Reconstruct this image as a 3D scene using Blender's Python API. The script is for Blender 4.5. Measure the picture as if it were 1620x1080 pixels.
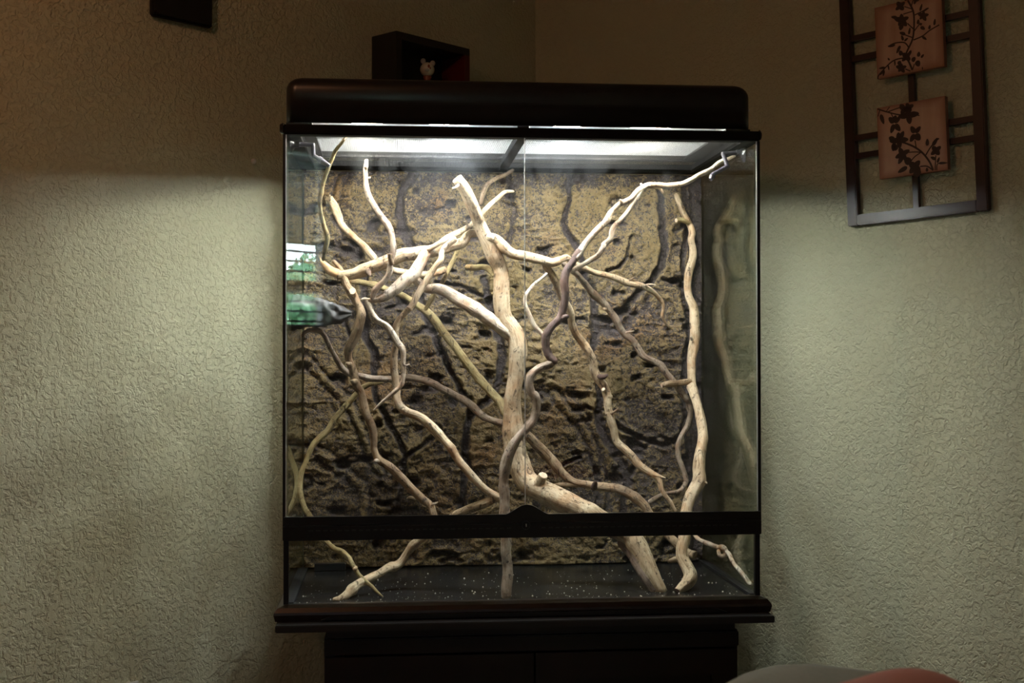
import bpy, bmesh, math, random
import numpy as np
from mathutils import Vector, Matrix

random.seed(7)
rng = np.random.RandomState(11)
SC = bpy.context.scene
COL = SC.collection
for o in list(bpy.data.objects):
    bpy.data.objects.remove(o)

# ------------------------------------------------------------------ camera
FPX = 2041.84
CAM = Vector((-0.25893, -2.48655, 0.50241))
PITCH, YAW, ROLL = 0.0113961, -0.0933350, -0.00146705
_F = Vector((-math.sin(YAW) * math.cos(PITCH), math.cos(YAW) * math.cos(PITCH), math.sin(PITCH)))
_R0 = Vector((math.cos(YAW), math.sin(YAW), 0))
_U0 = _R0.cross(_F)
_R = _R0 * math.cos(ROLL) + _U0 * math.sin(ROLL)
_U = -_R0 * math.sin(ROLL) + _U0 * math.cos(ROLL)
cd = bpy.data.cameras.new('camera')
cam = bpy.data.objects.new('camera', cd)
COL.objects.link(cam)
cam.matrix_world = Matrix(((_R.x, _U.x, -_F.x, CAM.x), (_R.y, _U.y, -_F.y, CAM.y), (_R.z, _U.z, -_F.z, CAM.z), (0, 0, 0, 1)))
cd.sensor_width = 36.0
cd.lens = FPX / 1620 * 36
cd.clip_start = 0.02
cd.dof.use_dof = True
cd.dof.focus_distance = 2.72
cd.dof.aperture_fstop = 7.1
SC.camera = cam

# ------------------------------------------------------------------ light and exposure
LED = 470.0          # radiance of the LED modules in the hood
SKY = 36.0           # overcast sky outside the window
LAMP = 6.5         # warm ceiling lamp behind the camera, watts
w = bpy.data.worlds.new('sky')
SC.world = w
w.use_nodes = True
nt = w.node_tree
bg = nt.nodes['Background']
tc = nt.nodes.new('ShaderNodeTexCoord')
ns = nt.nodes.new('ShaderNodeTexNoise')
ns.inputs['Scale'].default_value = 3.0
rp = nt.nodes.new('ShaderNodeValToRGB')
rp.color_ramp.elements[0].position = 0.35
rp.color_ramp.elements[0].color = (0.62, 0.78, 1.0, 1)
rp.color_ramp.elements[1].position = 0.65
rp.color_ramp.elements[1].color = (0.95, 0.97, 1.0, 1)
nt.links.new(tc.outputs['Generated'], ns.inputs['Vector'])
nt.links.new(ns.outputs['Fac'], rp.inputs['Fac'])
nt.links.new(rp.outputs['Color'], bg.inputs['Color'])
bg.inputs['Strength'].default_value = SKY
SC.view_settings.view_transform = 'Standard'
SC.view_settings.look = 'None'
SC.view_settings.gamma = 1.0
SC.view_settings.use_curve_mapping = False
SC.view_settings.exposure = 0.0
SC.cycles.transparent_max_bounces = 24
SC.cycles.max_bounces = 10
SC.cycles.sample_clamp_indirect = 6.0


# ------------------------------------------------------------------ helpers
def ray(px, py):
    d = _F + _R * ((px - 810) / FPX) + _U * ((540 - py) / FPX)
    return d.normalized()


def at(px, py, Y):
    """the point of the plane y = Y that the camera sees at a pixel"""
    d = ray(px, py)
    return CAM + d * ((Y - CAM.y) / d.y)


def on_plane(px, py, p, n):
    d = ray(px, py)
    return CAM + d * ((p - CAM).dot(n) / d.dot(n))


def tag(o, label=None, cat=None, group=None, kind=None):
    if label: o['label'] = label
    if cat: o['category'] = cat
    if group: o['group'] = group
    if kind: o['kind'] = kind
    return o


def empty(name, loc=(0, 0, 0), mat=None):
    o = bpy.data.objects.new(name, None)
    o.empty_display_size = 0.05
    COL.objects.link(o)
    if mat is not None:
        o.matrix_world = mat
    else:
        o.location = loc
    return o


def child(o, parent):
    """parent o (built in world coordinates unless the parent is rotated on purpose)"""
    o.parent = parent
    if parent.parent is None:
        o.matrix_parent_inverse = parent.matrix_basis.inverted()
    else:
        pb = parent.parent.matrix_basis @ parent.matrix_parent_inverse @ parent.matrix_basis
        o.matrix_parent_inverse = pb.inverted()
    return o


def mesh_obj(name, verts, faces, mat, parent=None, smooth=False, uvs=None):
    me = bpy.data.meshes.new(name)
    me.from_pydata([tuple(v) for v in verts], [], faces)
    me.update()
    if uvs is not None:
        l = me.uv_layers.new(name='UVMap')
        vi = np.zeros(len(me.loops), dtype=np.int32)
        me.loops.foreach_get('vertex_index', vi)
        l.data.foreach_set('uv', np.asarray(uvs, dtype=np.float32)[vi].ravel())
    if smooth:
        me.polygons.foreach_set('use_smooth', [True] * len(me.polygons))
    me.materials.append(mat)
    o = bpy.data.objects.new(name, me)
    COL.objects.link(o)
    if parent is not None:
        child(o, parent)
    return o


def bm_obj(name, bm, mat, parent=None, smooth=False):
    bmesh.ops.recalc_face_normals(bm, faces=bm.faces)
    me = bpy.data.meshes.new(name)
    bm.to_mesh(me)
    bm.free()
    if smooth:
        me.polygons.foreach_set('use_smooth', [True] * len(me.polygons))
    me.materials.append(mat)
    o = bpy.data.objects.new(name, me)
    COL.objects.link(o)
    if parent is not None:
        child(o, parent)
    return o


def add_box(bm, a, b, M=None, bevel=0.0):
    """box from corner a to corner b, optionally moved by matrix M"""
    a, b = Vector(a), Vector(b)
    r = bmesh.ops.create_cube(bm, size=1.0)
    vs = r['verts']
    for v in vs:
        v.co = Vector(((a.x + b.x) / 2 + v.co.x * (b.x - a.x), (a.y + b.y) / 2 + v.co.y * (b.y - a.y), (a.z + b.z) / 2 + v.co.z * (b.z - a.z)))
    if bevel > 0:
        es = list({e for v in vs for e in v.link_edges})
        q = bmesh.ops.bevel(bm, geom=es, offset=bevel, segments=2, affect='EDGES')
        vs = list({v for f in q['faces'] for v in f.verts} | {v for v in vs if v.is_valid})
    if M is not None:
        for v in vs:
            v.co = M @ v.co
    return vs


def box(name, a, b, mat, parent=None, M=None, bevel=0.0):
    bm = bmesh.new()
    add_box(bm, a, b, M, bevel)
    return bm_obj(name, bm, mat, parent)


def add_cyl(bm, p, q, r0, r1=None, seg=16):
    p, q = Vector(p), Vector(q)
    r1 = r0 if r1 is None else r1
    d = q - p
    M = Matrix.Translation((p + q) / 2) @ d.to_track_quat('Z', 'Y').to_matrix().to_4x4()
    bmesh.ops.create_cone(bm, cap_ends=True, segments=seg, radius1=r0, radius2=r1, depth=d.length, matrix=M)


def add_ball(bm, c, r, scale=(1, 1, 1), seg=20):
    bmesh.ops.create_uvsphere(bm, u_segments=seg, v_segments=seg // 2 + 2, radius=r, matrix=Matrix.Translation(Vector(c)) @ Matrix.Diagonal((*scale, 1)))


def add_lathe(bm, prof, M, seg=24):
    rings = []
    for r, z in prof:
        rings.append([bm.verts.new(M @ Vector((r * math.cos(2 * math.pi * k / seg), r * math.sin(2 * math.pi * k / seg), z))) for k in range(seg)])
    for i in range(len(rings) - 1):
        for k in range(seg):
            bm.faces.new((rings[i][k], rings[i][(k + 1) % seg], rings[i + 1][(k + 1) % seg], rings[i + 1][k]))
    bm.faces.new(rings[0][::-1])
    bm.faces.new(rings[-1])


def add_prism(bm, pts, y0, y1, M=None):
    """outline (x, z) extruded from y0 to y1"""
    f = [bm.verts.new((x, y0, z)) for x, z in pts]
    k = [bm.verts.new((x, y1, z)) for x, z in pts]
    n = len(pts)
    bm.faces.new(f)
    bm.faces.new(k[::-1])
    for i in range(n):
        bm.faces.new((f[i], f[(i + 1) % n], k[(i + 1) % n], k[i]))
    if M is not None:
        for v in f + k:
            v.co = M @ v.co


def value_noise(x, y, seed):
    r = np.random.RandomState(seed).rand(256, 256)
    xi = np.floor(x).astype(int); yi = np.floor(y).astype(int)
    fx = x - xi; fy = y - yi
    fx = fx * fx * fx * (fx * (fx * 6 - 15) + 10); fy = fy * fy * fy * (fy * (fy * 6 - 15) + 10)
    g_ = lambda a, b: r[a % 256, b % 256]
    return (g_(xi, yi) * (1 - fx) + g_(xi + 1, yi) * fx) * (1 - fy) + (g_(xi, yi + 1) * (1 - fx) + g_(xi + 1, yi + 1) * fx) * fy


def fbm(x, y, seed, oct_=4, gain=0.5):
    s = 0; a = 1.0; t_ = 0
    for i in range(oct_):
        s = s + a * value_noise(x * 2 ** i, y * 2 ** i, seed + i * 13); t_ += a; a *= gain
    return s / t_


# ------------------------------------------------------------------ materials
def material(name):
    m = bpy.data.materials.new(name)
    m.use_nodes = True
    return m, m.node_tree, m.node_tree.nodes['Principled BSDF']


def N(nt, kind, **kw):
    n = nt.nodes.new('ShaderNode' + kind)
    for k, v in kw.items():
        k = k.replace('_', ' ')
        for s in n.inputs:
            if s.name == k:
                s.default_value = v
                break
        else:
            raise KeyError(k)
    return n


def ramp(nt, src, stops):
    r = nt.nodes.new('ShaderNodeValToRGB')
    e = r.color_ramp.elements
    while len(e) < len(stops): e.new(0.5)
    for i, (p, c) in enumerate(stops):
        e[i].position = p
        e[i].color = (*c, 1) if len(c) == 3 else c
    nt.links.new(src, r.inputs['Fac'])
    return r.outputs['Color']


def bump(nt, bsdf, height, dist, strength=1.0):
    b = N(nt, 'Bump', Strength=strength, Distance=dist)
    nt.links.new(height, b.inputs['Height'])
    nt.links.new(b.outputs['Normal'], bsdf.inputs['Normal'])
    return b


def mathn(nt, op, a, b=None):
    n = nt.nodes.new('ShaderNodeMath')
    n.operation = op
    for i, s in enumerate((a, b)):
        if s is None: continue
        if isinstance(s, (int, float)): n.inputs[i].default_value = s
        else: nt.links.new(s, n.inputs[i])
    return n.outputs[0]


def mixc(nt, fac, a, b, mode='MIX'):
    n = nt.nodes.new('ShaderNodeMix')
    n.data_type = 'RGBA'
    n.blend_type = mode
    for s, v in ((n.inputs[0], fac), (n.inputs[6], a), (n.inputs[7], b)):
        if isinstance(v, (int, float)): s.default_value = v
        elif isinstance(v, tuple): s.default_value = (*v, 1)
        else: nt.links.new(v, s)
    return n.outputs[2]


def plain(name, col, rough=0.5, metal=0.0, var=0.12, scale=30.0, bmp=0.0, spec=0.5):
    m, t, b = material(name)
    co = N(t, 'TexCoord')
    n = N(t, 'TexNoise', Scale=scale, Detail=5.0)
    t.links.new(co.outputs['Object'], n.inputs['Vector'])
    lo = tuple(c * (1 - var) for c in col); hi = tuple(min(1, c * (1 + var)) for c in col)
    t.links.new(ramp(t, n.outputs['Fac'], [(0.3, lo), (0.7, hi)]), b.inputs['Base Color'])
    b.inputs['Roughness'].default_value = rough
    b.inputs['Metallic'].default_value = metal
    b.inputs['Specular IOR Level'].default_value = spec
    if bmp: bump(t, b, n.outputs['Fac'], bmp)
    return m


def wall_material():
    m, t, b = material('textured_sage_paint')
    co = N(t, 'TexCoord')
    n1 = N(t, 'TexNoise', Scale=92.0, Detail=3.0, Roughness=0.55, Distortion=0.6)
    n2 = N(t, 'TexNoise', Scale=190.0, Detail=3.0, Roughness=0.6)
    n3 = N(t, 'TexNoise', Scale=1.3, Detail=2.0)
    for n in (n1, n2, n3): t.links.new(co.outputs['Object'], n.inputs['Vector'])
    pl = ramp(t, n1.outputs['Fac'], [(0.40, (0, 0, 0)), (0.56, (1, 1, 1))])
    h = mathn(t, 'ADD', pl, mathn(t, 'MULTIPLY', n2.outputs['Fac'], 0.55))
    bump(t, b, h, 0.0021, 1.0)
    c = ramp(t, n3.outputs['Fac'], [(0.35, (0.60, 0.595, 0.425)), (0.65, (0.64, 0.63, 0.455))])
    t.links.new(c, b.inputs['Base Color'])
    b.inputs['Roughness'].default_value = 0.62
    b.inputs['Specular IOR Level'].default_value = 0.35
    return m


def glass_material(name, tint=(0.96, 0.985, 0.97), smudge=0.0):
    """thin clear pane: mirror part by angle, the rest passes through"""
    m, t, b = material(name)
    t.nodes.remove(b)
    out = t.nodes['Material Output']
    g = N(t, 'NewGeometry')
    d = t.nodes.new('ShaderNodeVectorMath'); d.operation = 'DOT_PRODUCT'
    t.links.new(g.outputs['Normal'], d.inputs[0]); t.links.new(g.outputs['Incoming'], d.inputs[1])
    c = mathn(t, 'ABSOLUTE', d.outputs['Value'])
    k = mathn(t, 'POWER', mathn(t, 'SUBTRACT', 1.0, c), 5.0)
    f = mathn(t, 'ADD', mathn(t, 'MULTIPLY', k, 0.9), 0.04)
    tr = N(t, 'BsdfTransparent', Color=(*tint, 1))
    gl = N(t, 'BsdfGlossy', Color=(0.95, 1, 0.97, 1), Roughness=0.0)
    mx = N(t, 'MixShader')
    t.links.new(f, mx.inputs[0]); t.links.new(tr.outputs[0], mx.inputs[1]); t.links.new(gl.outputs[0], mx.inputs[2])
    last = mx
    if smudge > 0:
        co = N(t, 'TexCoord')
        mp = N(t, 'Mapping', Scale=(5.0, 5.0, 2.2))
        n = N(t, 'TexNoise', Scale=1.0, Detail=6.0, Roughness=0.7, Distortion=0.8)
        t.links.new(co.outputs['Object'], mp.inputs['Vector']); t.links.new(mp.outputs[0], n.inputs['Vector'])
        s = ramp(t, n.outputs['Fac'], [(0.45, (0, 0, 0)), (0.8, (1, 1, 1))])
        df = N(t, 'BsdfTranslucent', Color=(0.9, 0.95, 1, 1))
        dd = N(t, 'BsdfDiffuse', Color=(0.9, 0.95, 1, 1))
        ad = N(t, 'MixShader'); t.links.new(df.outputs[0], ad.inputs[1]); t.links.new(dd.outputs[0], ad.inputs[2])
        m2 = N(t, 'MixShader')
        t.links.new(mathn(t, 'MULTIPLY', s, smudge), m2.inputs[0]); t.links.new(mx.outputs[0], m2.inputs[1]); t.links.new(ad.outputs[0], m2.inputs[2])
        last = m2
    t.links.new(last.outputs[0], out.inputs['Surface'])
    return m


def wood_material(name, light, mid, dark, bark=0.0, seed=0.0):
    m, t, b = material(name)
    uv = N(t, 'UVMap')
    co = N(t, 'TexCoord')
    mp = N(t, 'Mapping', Scale=(3.0, 9.0, 1.0), Location=(seed, seed * 1.7, 0.0))
    t.links.new(uv.outputs[0], mp.inputs['Vector'])
    st = N(t, 'TexNoise', Scale=3.0, Detail=6.0, Roughness=0.7, Distortion=0.4)
    t.links.new(mp.outputs[0], st.inputs['Vector'])
    pt = N(t, 'TexNoise', Scale=28.0, Detail=5.0, Roughness=0.65)
    t.links.new(co.outputs['Object'], pt.inputs['Vector'])
    ck = N(t, 'TexNoise', Scale=75.0, Detail=5.0, Roughness=0.75, Distortion=2.5)
    mk = N(t, 'Mapping', Scale=(0.8, 0.8, 0.32))
    t.links.new(co.outputs['Object'], mk.inputs['Vector']); t.links.new(mk.outputs[0], ck.inputs['Vector'])
    sp = N(t, 'TexVoronoi', Scale=55.0)
    t.links.new(co.outputs['Object'], sp.inputs['Vector'])
    c = ramp(t, pt.outputs['Fac'], [(0.40, mid), (0.60, light)])
    br = N(t, 'TexNoise', Scale=16.0, Detail=4.0, Roughness=0.6, Distortion=0.8)
    t.links.new(co.outputs['Object'], br.inputs['Vector'])
    rd = ramp(t, br.outputs['Fac'], [(0.52, (1, 1, 1)), (0.68, (0.86, 0.66, 0.53))])
    c = mixc(t, 0.8, c, rd, 'MULTIPLY')
    s = ramp(t, st.outputs['Fac'], [(0.38, (0.48, 0.40, 0.33)), (0.50, (1, 1, 1))])
    c = mixc(t, 0.75, c, s, 'MULTIPLY')
    k = ramp(t, ck.outputs['Fac'], [(0.385, (1, 1, 1)), (0.43, (0, 0, 0))])
    c = mixc(t, mathn(t, 'MULTIPLY', k, 0.85), c, dark)
    spk = ramp(t, sp.outputs['Distance'], [(0.10, (1, 1, 1)), (0.17, (0, 0, 0))])
    c = mixc(t, mathn(t, 'MULTIPLY', spk, 0.45), c, dark)
    big = N(t, 'TexNoise', Scale=9.0, Detail=3.0, Roughness=0.6)
    t.links.new(co.outputs['Object'], big.inputs['Vector'])
    bk = ramp(t, big.outputs['Fac'], [(0.62 - bark * 0.35, (0, 0, 0)), (0.70 - bark * 0.3, (1, 1, 1))])
    c = mixc(t, mathn(t, 'MULTIPLY', bk, min(1.0, 0.35 + bark)), c, dark)
    t.links.new(c, b.inputs['Base Color'])
    b.inputs['Roughness'].default_value = 0.62
    b.inputs['Specular IOR Level'].default_value = 0.3
    h = mathn(t, 'ADD', mathn(t, 'MULTIPLY', st.outputs['Fac'], 0.7), mathn(t, 'ADD', pt.outputs['Fac'], mathn(t, 'MULTIPLY', k, -0.5)))
    bump(t, b, h, 0.0028, 1.0)
    return m


def rock_material():
    m, t, b = material('painted_foam_rock')
    co = N(t, 'TexCoord')
    at_ = N(t, 'Attribute'); at_.attribute_name = 'relief'
    sq = N(t, 'TexNoise', Scale=210.0, Detail=3.0, Roughness=0.6, Distortion=1.2)
    s2 = N(t, 'TexNoise', Scale=70.0, Detail=4.0, Roughness=0.65, Distortion=1.0)
    md = N(t, 'TexNoise', Scale=9.0, Detail=4.0, Roughness=0.6)
    hu = N(t, 'TexNoise', Scale=5.0, Detail=3.0)
    fi = N(t, 'TexNoise', Scale=260.0, Detail=3.0)
    for n in (sq, s2, md, hu, fi): t.links.new(co.outputs['Object'], n.inputs['Vector'])
    base = ramp(t, fi.outputs['Fac'], [(0.3, (0.042, 0.034, 0.035)), (0.7, (0.105, 0.086, 0.087))])
    och = ramp(t, hu.outputs['Fac'], [(0.35, (0.235, 0.172, 0.078)), (0.55, (0.295, 0.218, 0.108)), (0.72, (0.31, 0.175, 0.078))])
    v = mathn(t, 'ADD', mathn(t, 'ADD', mathn(t, 'MULTIPLY', sq.outputs['Fac'], 0.9), mathn(t, 'MULTIPLY', s2.outputs['Fac'], 0.55)), mathn(t, 'ADD', mathn(t, 'MULTIPLY', at_.outputs['Fac'], 0.30), mathn(t, 'MULTIPLY', md.outputs['Fac'], 0.26)))
    f = ramp(t, mathn(t, 'SUBTRACT', v, 0.5), [(0.505, (0, 0, 0)), (0.585, (1, 1, 1))])
    t.links.new(mixc(t, mathn(t, 'MULTIPLY', f, 0.92), base, och), b.inputs['Base Color'])
    b.inputs['Roughness'].default_value = 0.7
    b.inputs['Specular IOR Level'].default_value = 0.25
    bump(t, b, mathn(t, 'ADD', sq.outputs['Fac'], mathn(t, 'MULTIPLY', s2.outputs['Fac'], 2.0)), 0.0042, 1.0)
    return m


def emit_material(name, col, strength):
    m, t, b = material(name)
    b.inputs['Base Color'].default_value = (*col, 1)
    b.inputs['Emission Color'].default_value = (*col, 1)
    b.inputs['Emission Strength'].default_value = strength
    return m


def grain_material(name, a, b_, rough=0.4, scale=(3, 60, 60)):
    m, t, b = material(name)
    co = N(t, 'TexCoord')
    mp = N(t, 'Mapping', Scale=scale)
    n = N(t, 'TexNoise', Scale=1.0, Detail=5.0, Roughness=0.6)
    t.links.new(co.outputs['Object'], mp.inputs['Vector']); t.links.new(mp.outputs[0], n.inputs['Vector'])
    t.links.new(ramp(t, n.outputs['Fac'], [(0.3, a), (0.7, b_)]), b.inputs['Base Color'])
    b.inputs['Roughness'].default_value = rough
    bump(t, b, n.outputs['Fac'], 0.0006, 0.4)
    return m


M_WALL = wall_material()
M_BLACK = plain('black_plastic', (0.012, 0.012, 0.014), 0.28, var=0.2)
M_HOOD = plain('dark_hood_plastic', (0.013, 0.011, 0.012), 0.30, var=0.15, scale=80)
M_BASE = plain('brown_black_base_plastic', (0.022, 0.014, 0.013), 0.36, var=0.15)
M_BOARD = grain_material('black_board', (0.013, 0.013, 0.014), (0.022, 0.021, 0.022), 0.5)
M_CAB = grain_material('espresso_cabinet_wood', (0.008, 0.005, 0.005), (0.016, 0.009, 0.008), 0.38)
M_GLASS = glass_material('clear_glass', smudge=0.0)
M_FRONT = glass_material('front_door_glass', tint=(0.975, 0.99, 0.982), smudge=0.032)
M_EDGE = plain('polished_glass_edge', (0.92, 0.95, 0.94), 0.35, var=0.03)
M_MATTE = plain('matte_black_frame', (0.006, 0.006, 0.007), 0.75, spec=0.15)
M_SIL = plain('black_silicone', (0.008, 0.009, 0.012), 0.5)
M_MESH = plain('black_wire_mesh', (0.012, 0.012, 0.013), 0.6)
M_WHITE = plain('white_reflector', (0.85, 0.86, 0.86), 0.45, var=0.03)
M_LED = emit_material('led_light', (0.93, 0.97, 1.0), LED)
M_LEDW = emit_material('warm_led_light', (1.0, 0.95, 0.82), LED * 0.8)
M_ROCK = rock_material()
M_FLOORB = plain('black_tank_floor', (0.012, 0.012, 0.013), 0.25, var=0.5, scale=14, spec=0.3)
M_DUST = plain('pale_dust', (0.62, 0.57, 0.45), 0.8, var=0.3)
M_FROST, _t, _b = material('added_diffuser')
_t.nodes.remove(_b)
_x = N(_t, 'BsdfTranslucent', Color=(0.75, 0.78, 0.8, 1))
_t.links.new(_x.outputs[0], _t.nodes['Material Output'].inputs['Surface'])
M_SUCT = glass_material('clear_rubber', tint=(0.72, 0.73, 0.80), smudge=0.5)
M_NOZ = plain('dark_grey_nozzle', (0.10, 0.095, 0.12), 0.35)
M_LEDGE = plain('black_resin_rock', (0.022, 0.021, 0.024), 0.5, var=0.5, scale=40, bmp=0.002)
M_FRAMEW = grain_material('dark_mahogany', (0.020, 0.006, 0.005), (0.038, 0.011, 0.009), 0.30, (20, 20, 20))
M_SHBOX = grain_material('black_brown_shadow_box', (0.006, 0.0045, 0.004), (0.011, 0.008, 0.007), 0.45)
M_SHRED = plain('red_brown_stained_side', (0.09, 0.006, 0.004), 0.5)
M_CERAM = plain('cream_ceramic', (0.72, 0.62, 0.50), 0.25, var=0.06)
M_CERAM2 = plain('red_brown_glaze', (0.22, 0.05, 0.025), 0.25)
M_CERAM3 = plain('grey_white_ceramic', (0.50, 0.50, 0.46), 0.3)
M_SPEAK = plain('black_speaker_cloth', (0.006, 0.006, 0.005), 0.8)
M_CHROME = plain('chrome', (0.8, 0.8, 0.8), 0.15, metal=1.0, var=0.03)
M_CUT = plain('pale_cut_wood', (0.78, 0.60, 0.44), 0.7, var=0.12, scale=120)
M_RAW = plain('orange_torn_wood', (0.55, 0.30, 0.13), 0.8, var=0.3, scale=90, bmp=0.001)
M_SOFA = plain('grey_green_fabric', (0.205, 0.210, 0.165), 0.9, var=0.08, scale=200, bmp=0.0005)
M_PINK = plain('pink_fleece', (0.52, 0.235, 0.185), 0.9, var=0.07, scale=9, bmp=0.0)
M_CEIL = plain('white_ceiling_paint', (0.60, 0.54, 0.46), 0.9, var=0.03)
M_CARPET = plain('brown_carpet', (0.16, 0.10, 0.06), 0.95, var=0.25, scale=60)
M_TRIM = plain('white_trim_paint', (0.7, 0.69, 0.66), 0.5, var=0.04)
M_SLAT = plain('grey_blind_slat', (0.22, 0.245, 0.26), 0.5, var=0.04)
M_PAPER = plain('white_plastic_plate', (0.80, 0.80, 0.78), 0.5, var=0.03)
M_LEAF = plain('green_leaves', (0.20, 0.36, 0.20), 0.6, var=0.6, scale=5)
M_BOUNCE = plain('pale_bounce_ground', (0.50, 0.51, 0.50), 0.9, var=0.3, scale=4)  # pale so the unseen ground bounces daylight up to the slats
M_TRUNKO = plain('tree_bark', (0.12, 0.09, 0.06), 0.9, var=0.3)
M_ROOF = plain('dark_added_roof', (0.02, 0.02, 0.02), 0.9)  # near black, for the overhang added to dim the window
M_LAMP = emit_material('warm_lamp_glass', (1.0, 0.62, 0.34), 3.0)
M_SKINNY = None

W1 = wood_material('pale_driftwood', (0.76, 0.63, 0.44), (0.58, 0.43, 0.275), (0.085, 0.052, 0.042), 0.0, 0.3)
W2 = wood_material('bleached_driftwood', (0.82, 0.73, 0.60), (0.62, 0.47, 0.34), (0.13, 0.09, 0.08), 0.0, 2.1)
W3 = wood_material('brown_driftwood', (0.54, 0.41, 0.27), (0.35, 0.24, 0.145), (0.05, 0.034, 0.03), 0.15, 4.4)
W4 = wood_material('olive_driftwood', (0.50, 0.41, 0.21), (0.35, 0.27, 0.125), (0.08, 0.06, 0.035), 0.05, 6.2)
W5 = wood_material('grey_weathered_driftwood', (0.54, 0.45, 0.36), (0.35, 0.26, 0.195), (0.055, 0.04, 0.04), 0.12, 8.0)
W6 = wood_material('purple_brown_driftwood', (0.22, 0.145, 0.125), (0.13, 0.082, 0.072), (0.035, 0.024, 0.024), 0.2, 9.1)
WB = wood_material('bark_covered_driftwood', (0.34, 0.26, 0.20), (0.20, 0.14, 0.11), (0.045, 0.032, 0.035), 0.35, 5.0)

# ------------------------------------------------------------------ the room
K = Vector((0.1476, 1.130, 0))                  # the corner behind the tank
AL = math.radians(47.6)
DL = Vector((-math.sin(AL), -math.cos(AL), 0))      # along the left wall towards the camera
DR = Vector((math.cos(AL), -math.sin(AL), 0))       # along the right wall towards the camera
Z0, Z1 = -0.75, 1.78
LL, LR = 4.3, 4.3


def frame_mat(o, x, y):
    """matrix with local x along x, local y along y, z up, origin o"""
    return Matrix(((x.x, y.x, 0, o.x), (x.y, y.y, 0, o.y), (0, 0, 1, o.z), (0, 0, 0, 1)))


ML = frame_mat(K, DL, DR)      # left wall is local y = 0; room is y > 0, x > 0
T = 0.12
tag(box('wall_left', (-T, -T, Z0), (LL + T, 0, Z1), M_WALL, M=ML), kind='structure')
tag(box('wall_right', (-T, 0, Z0), (0, LR, Z1), M_WALL, M=ML), kind='structure')
tag(box('wall_front', (0, LR, Z0), (LL + T, LR + T, Z1), M_WALL, M=ML), kind='structure')
tag(box('floor', (-T, -T, Z0 - 0.1), (LL + T, LR + T, Z0), M_CARPET, M=ML), kind='structure')
tag(box('ceiling', (-T, -T, Z1), (LL + T, LR + T, Z1 + 0.1), M_CEIL, M=ML), kind='structure')
MLI = ML.inverted()


# the window: found where its reflection in the tank doors comes from
def mirrored(px, py, off=0.09):
    d = ray(px, py)
    o = Vector((CAM.x, -CAM.y, CAM.z))
    d = Vector((d.x, -d.y, d.z))
    o2 = MLI @ o
    d2 = (MLI.to_3x3() @ d)
    return o2 + d2 * ((LL + off - o2.x) / d2.x)


wr = mirrored(505, 450)
wy_a = wr.y                      # window edge seen in the glass
wz0 = mirrored(480, 518).z
wz1 = mirrored(480, 238).z
side = 1 if mirrored(460, 450).y > wy_a else -1
wy_b = wy_a + side * 0.36
ya, yb = min(wy_a, wy_b), max(wy_a, wy_b)
bm = bmesh.new()
add_box(bm, (LL, -T, Z0), (LL + T, ya, Z1), ML)
add_box(bm, (LL, yb, Z0), (LL + T, LR + T, Z1), ML)
add_box(bm, (LL, ya, Z0), (LL + T, yb, wz0), ML)
add_box(bm, (LL, ya, wz1), (LL + T, yb, Z1), ML)
tag(bm_obj('wall_back', bm, M_WALL), kind='structure')
bm = bmesh.new()
f = 0.03
rail0, rail1 = mirrored(480, 465).z, mirrored(480, 446).z
for a, b in (((ya, wz0), (ya + f * .5, wz1)), ((yb - f * .5, wz0), (yb, wz1)), ((ya, wz0), (yb, wz0 + f * .5)), ((ya, wz1 - f), (yb, wz1)), ((ya, rail0), (yb, rail1))):
    add_box(bm, (LL + 0.05, a[0], a[1]), (LL + 0.09, b[0], b[1]), ML)
wn = tag(bm_obj('window_1', bm, M_TRIM), kind='structure')
box('pane', (LL + 0.068, ya, wz0), (LL + 0.072, yb, wz1), M_GLASS, wn, M=ML)
bl = tag(empty('window_blind', ML @ Vector((LL + 0.03, (ya + yb) / 2, wz1))), 'grey horizontal slatted blind hanging in the window behind the camera', 'blind')
box('headrail', (LL + 0.008, ya + .004, wz1 - 0.03), (LL + 0.045, yb - .004, wz1 - 0.002), M_SLAT, bl, M=ML)
nsl = int((wz1 - 0.03 - wz0) / 0.052)
for i in range(nsl):
    z = wz0 + 0.03 + i * 0.052
    R_ = Matrix.Translation((LL + 0.026, (ya + yb) / 2, z)) @ Matrix.Rotation(math.radians(8), 4, 'Y')
    box('slat', (-0.021, -(yb - ya) / 2 + .006, -0.0015), (0.021, (yb - ya) / 2 - .006, 0.0015), M_SLAT, bl, M=ML @ R_)
bm = bmesh.new()
for q in (0.06, 0.5, 0.94):
    add_box(bm, (LL + 0.004, ya + (yb - ya) * q - .0008, wz0 + .01), (LL + 0.0055, ya + (yb - ya) * q + .0008, wz1 - .03), ML)
bm_obj('cord', bm, M_SLAT, bl)
pl = bpy.data.lights.new('window_portal', 'AREA')
pl.shape = 'RECTANGLE'; pl.size = yb - ya; pl.size_y = wz1 - wz0
pl.cycles.is_portal = True
po = bpy.data.objects.new('window_portal', pl); COL.objects.link(po)
pp = ML @ Vector((LL + 0.11, (ya + yb) / 2, (wz0 + wz1) / 2))
po.matrix_world = Matrix.Translation(pp) @ (-DL).to_track_quat('-Z', 'Y').to_matrix().to_4x4()
# outside: ground added to light the slats, roof added to dim the window, trees
tag(box('added_ground', (LL + T, -8, Z0 - 0.3), (LL + 16, 12, Z0 - 0.2), M_BOUNCE, M=ML), kind='structure')
bm = bmesh.new()
add_prism(bm, [(LL + T, wz1 + .12), (LL + 1.55, wz0 + .61), (LL + 1.55, wz0 + .67), (LL + T, wz1 + .20)], -3, 10)
for v in bm.verts: v.co = ML @ v.co
tag(bm_obj('added_roof', bm, M_ROOF), 'brown roof overhang added outside to dim the upper window', 'roof')


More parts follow.
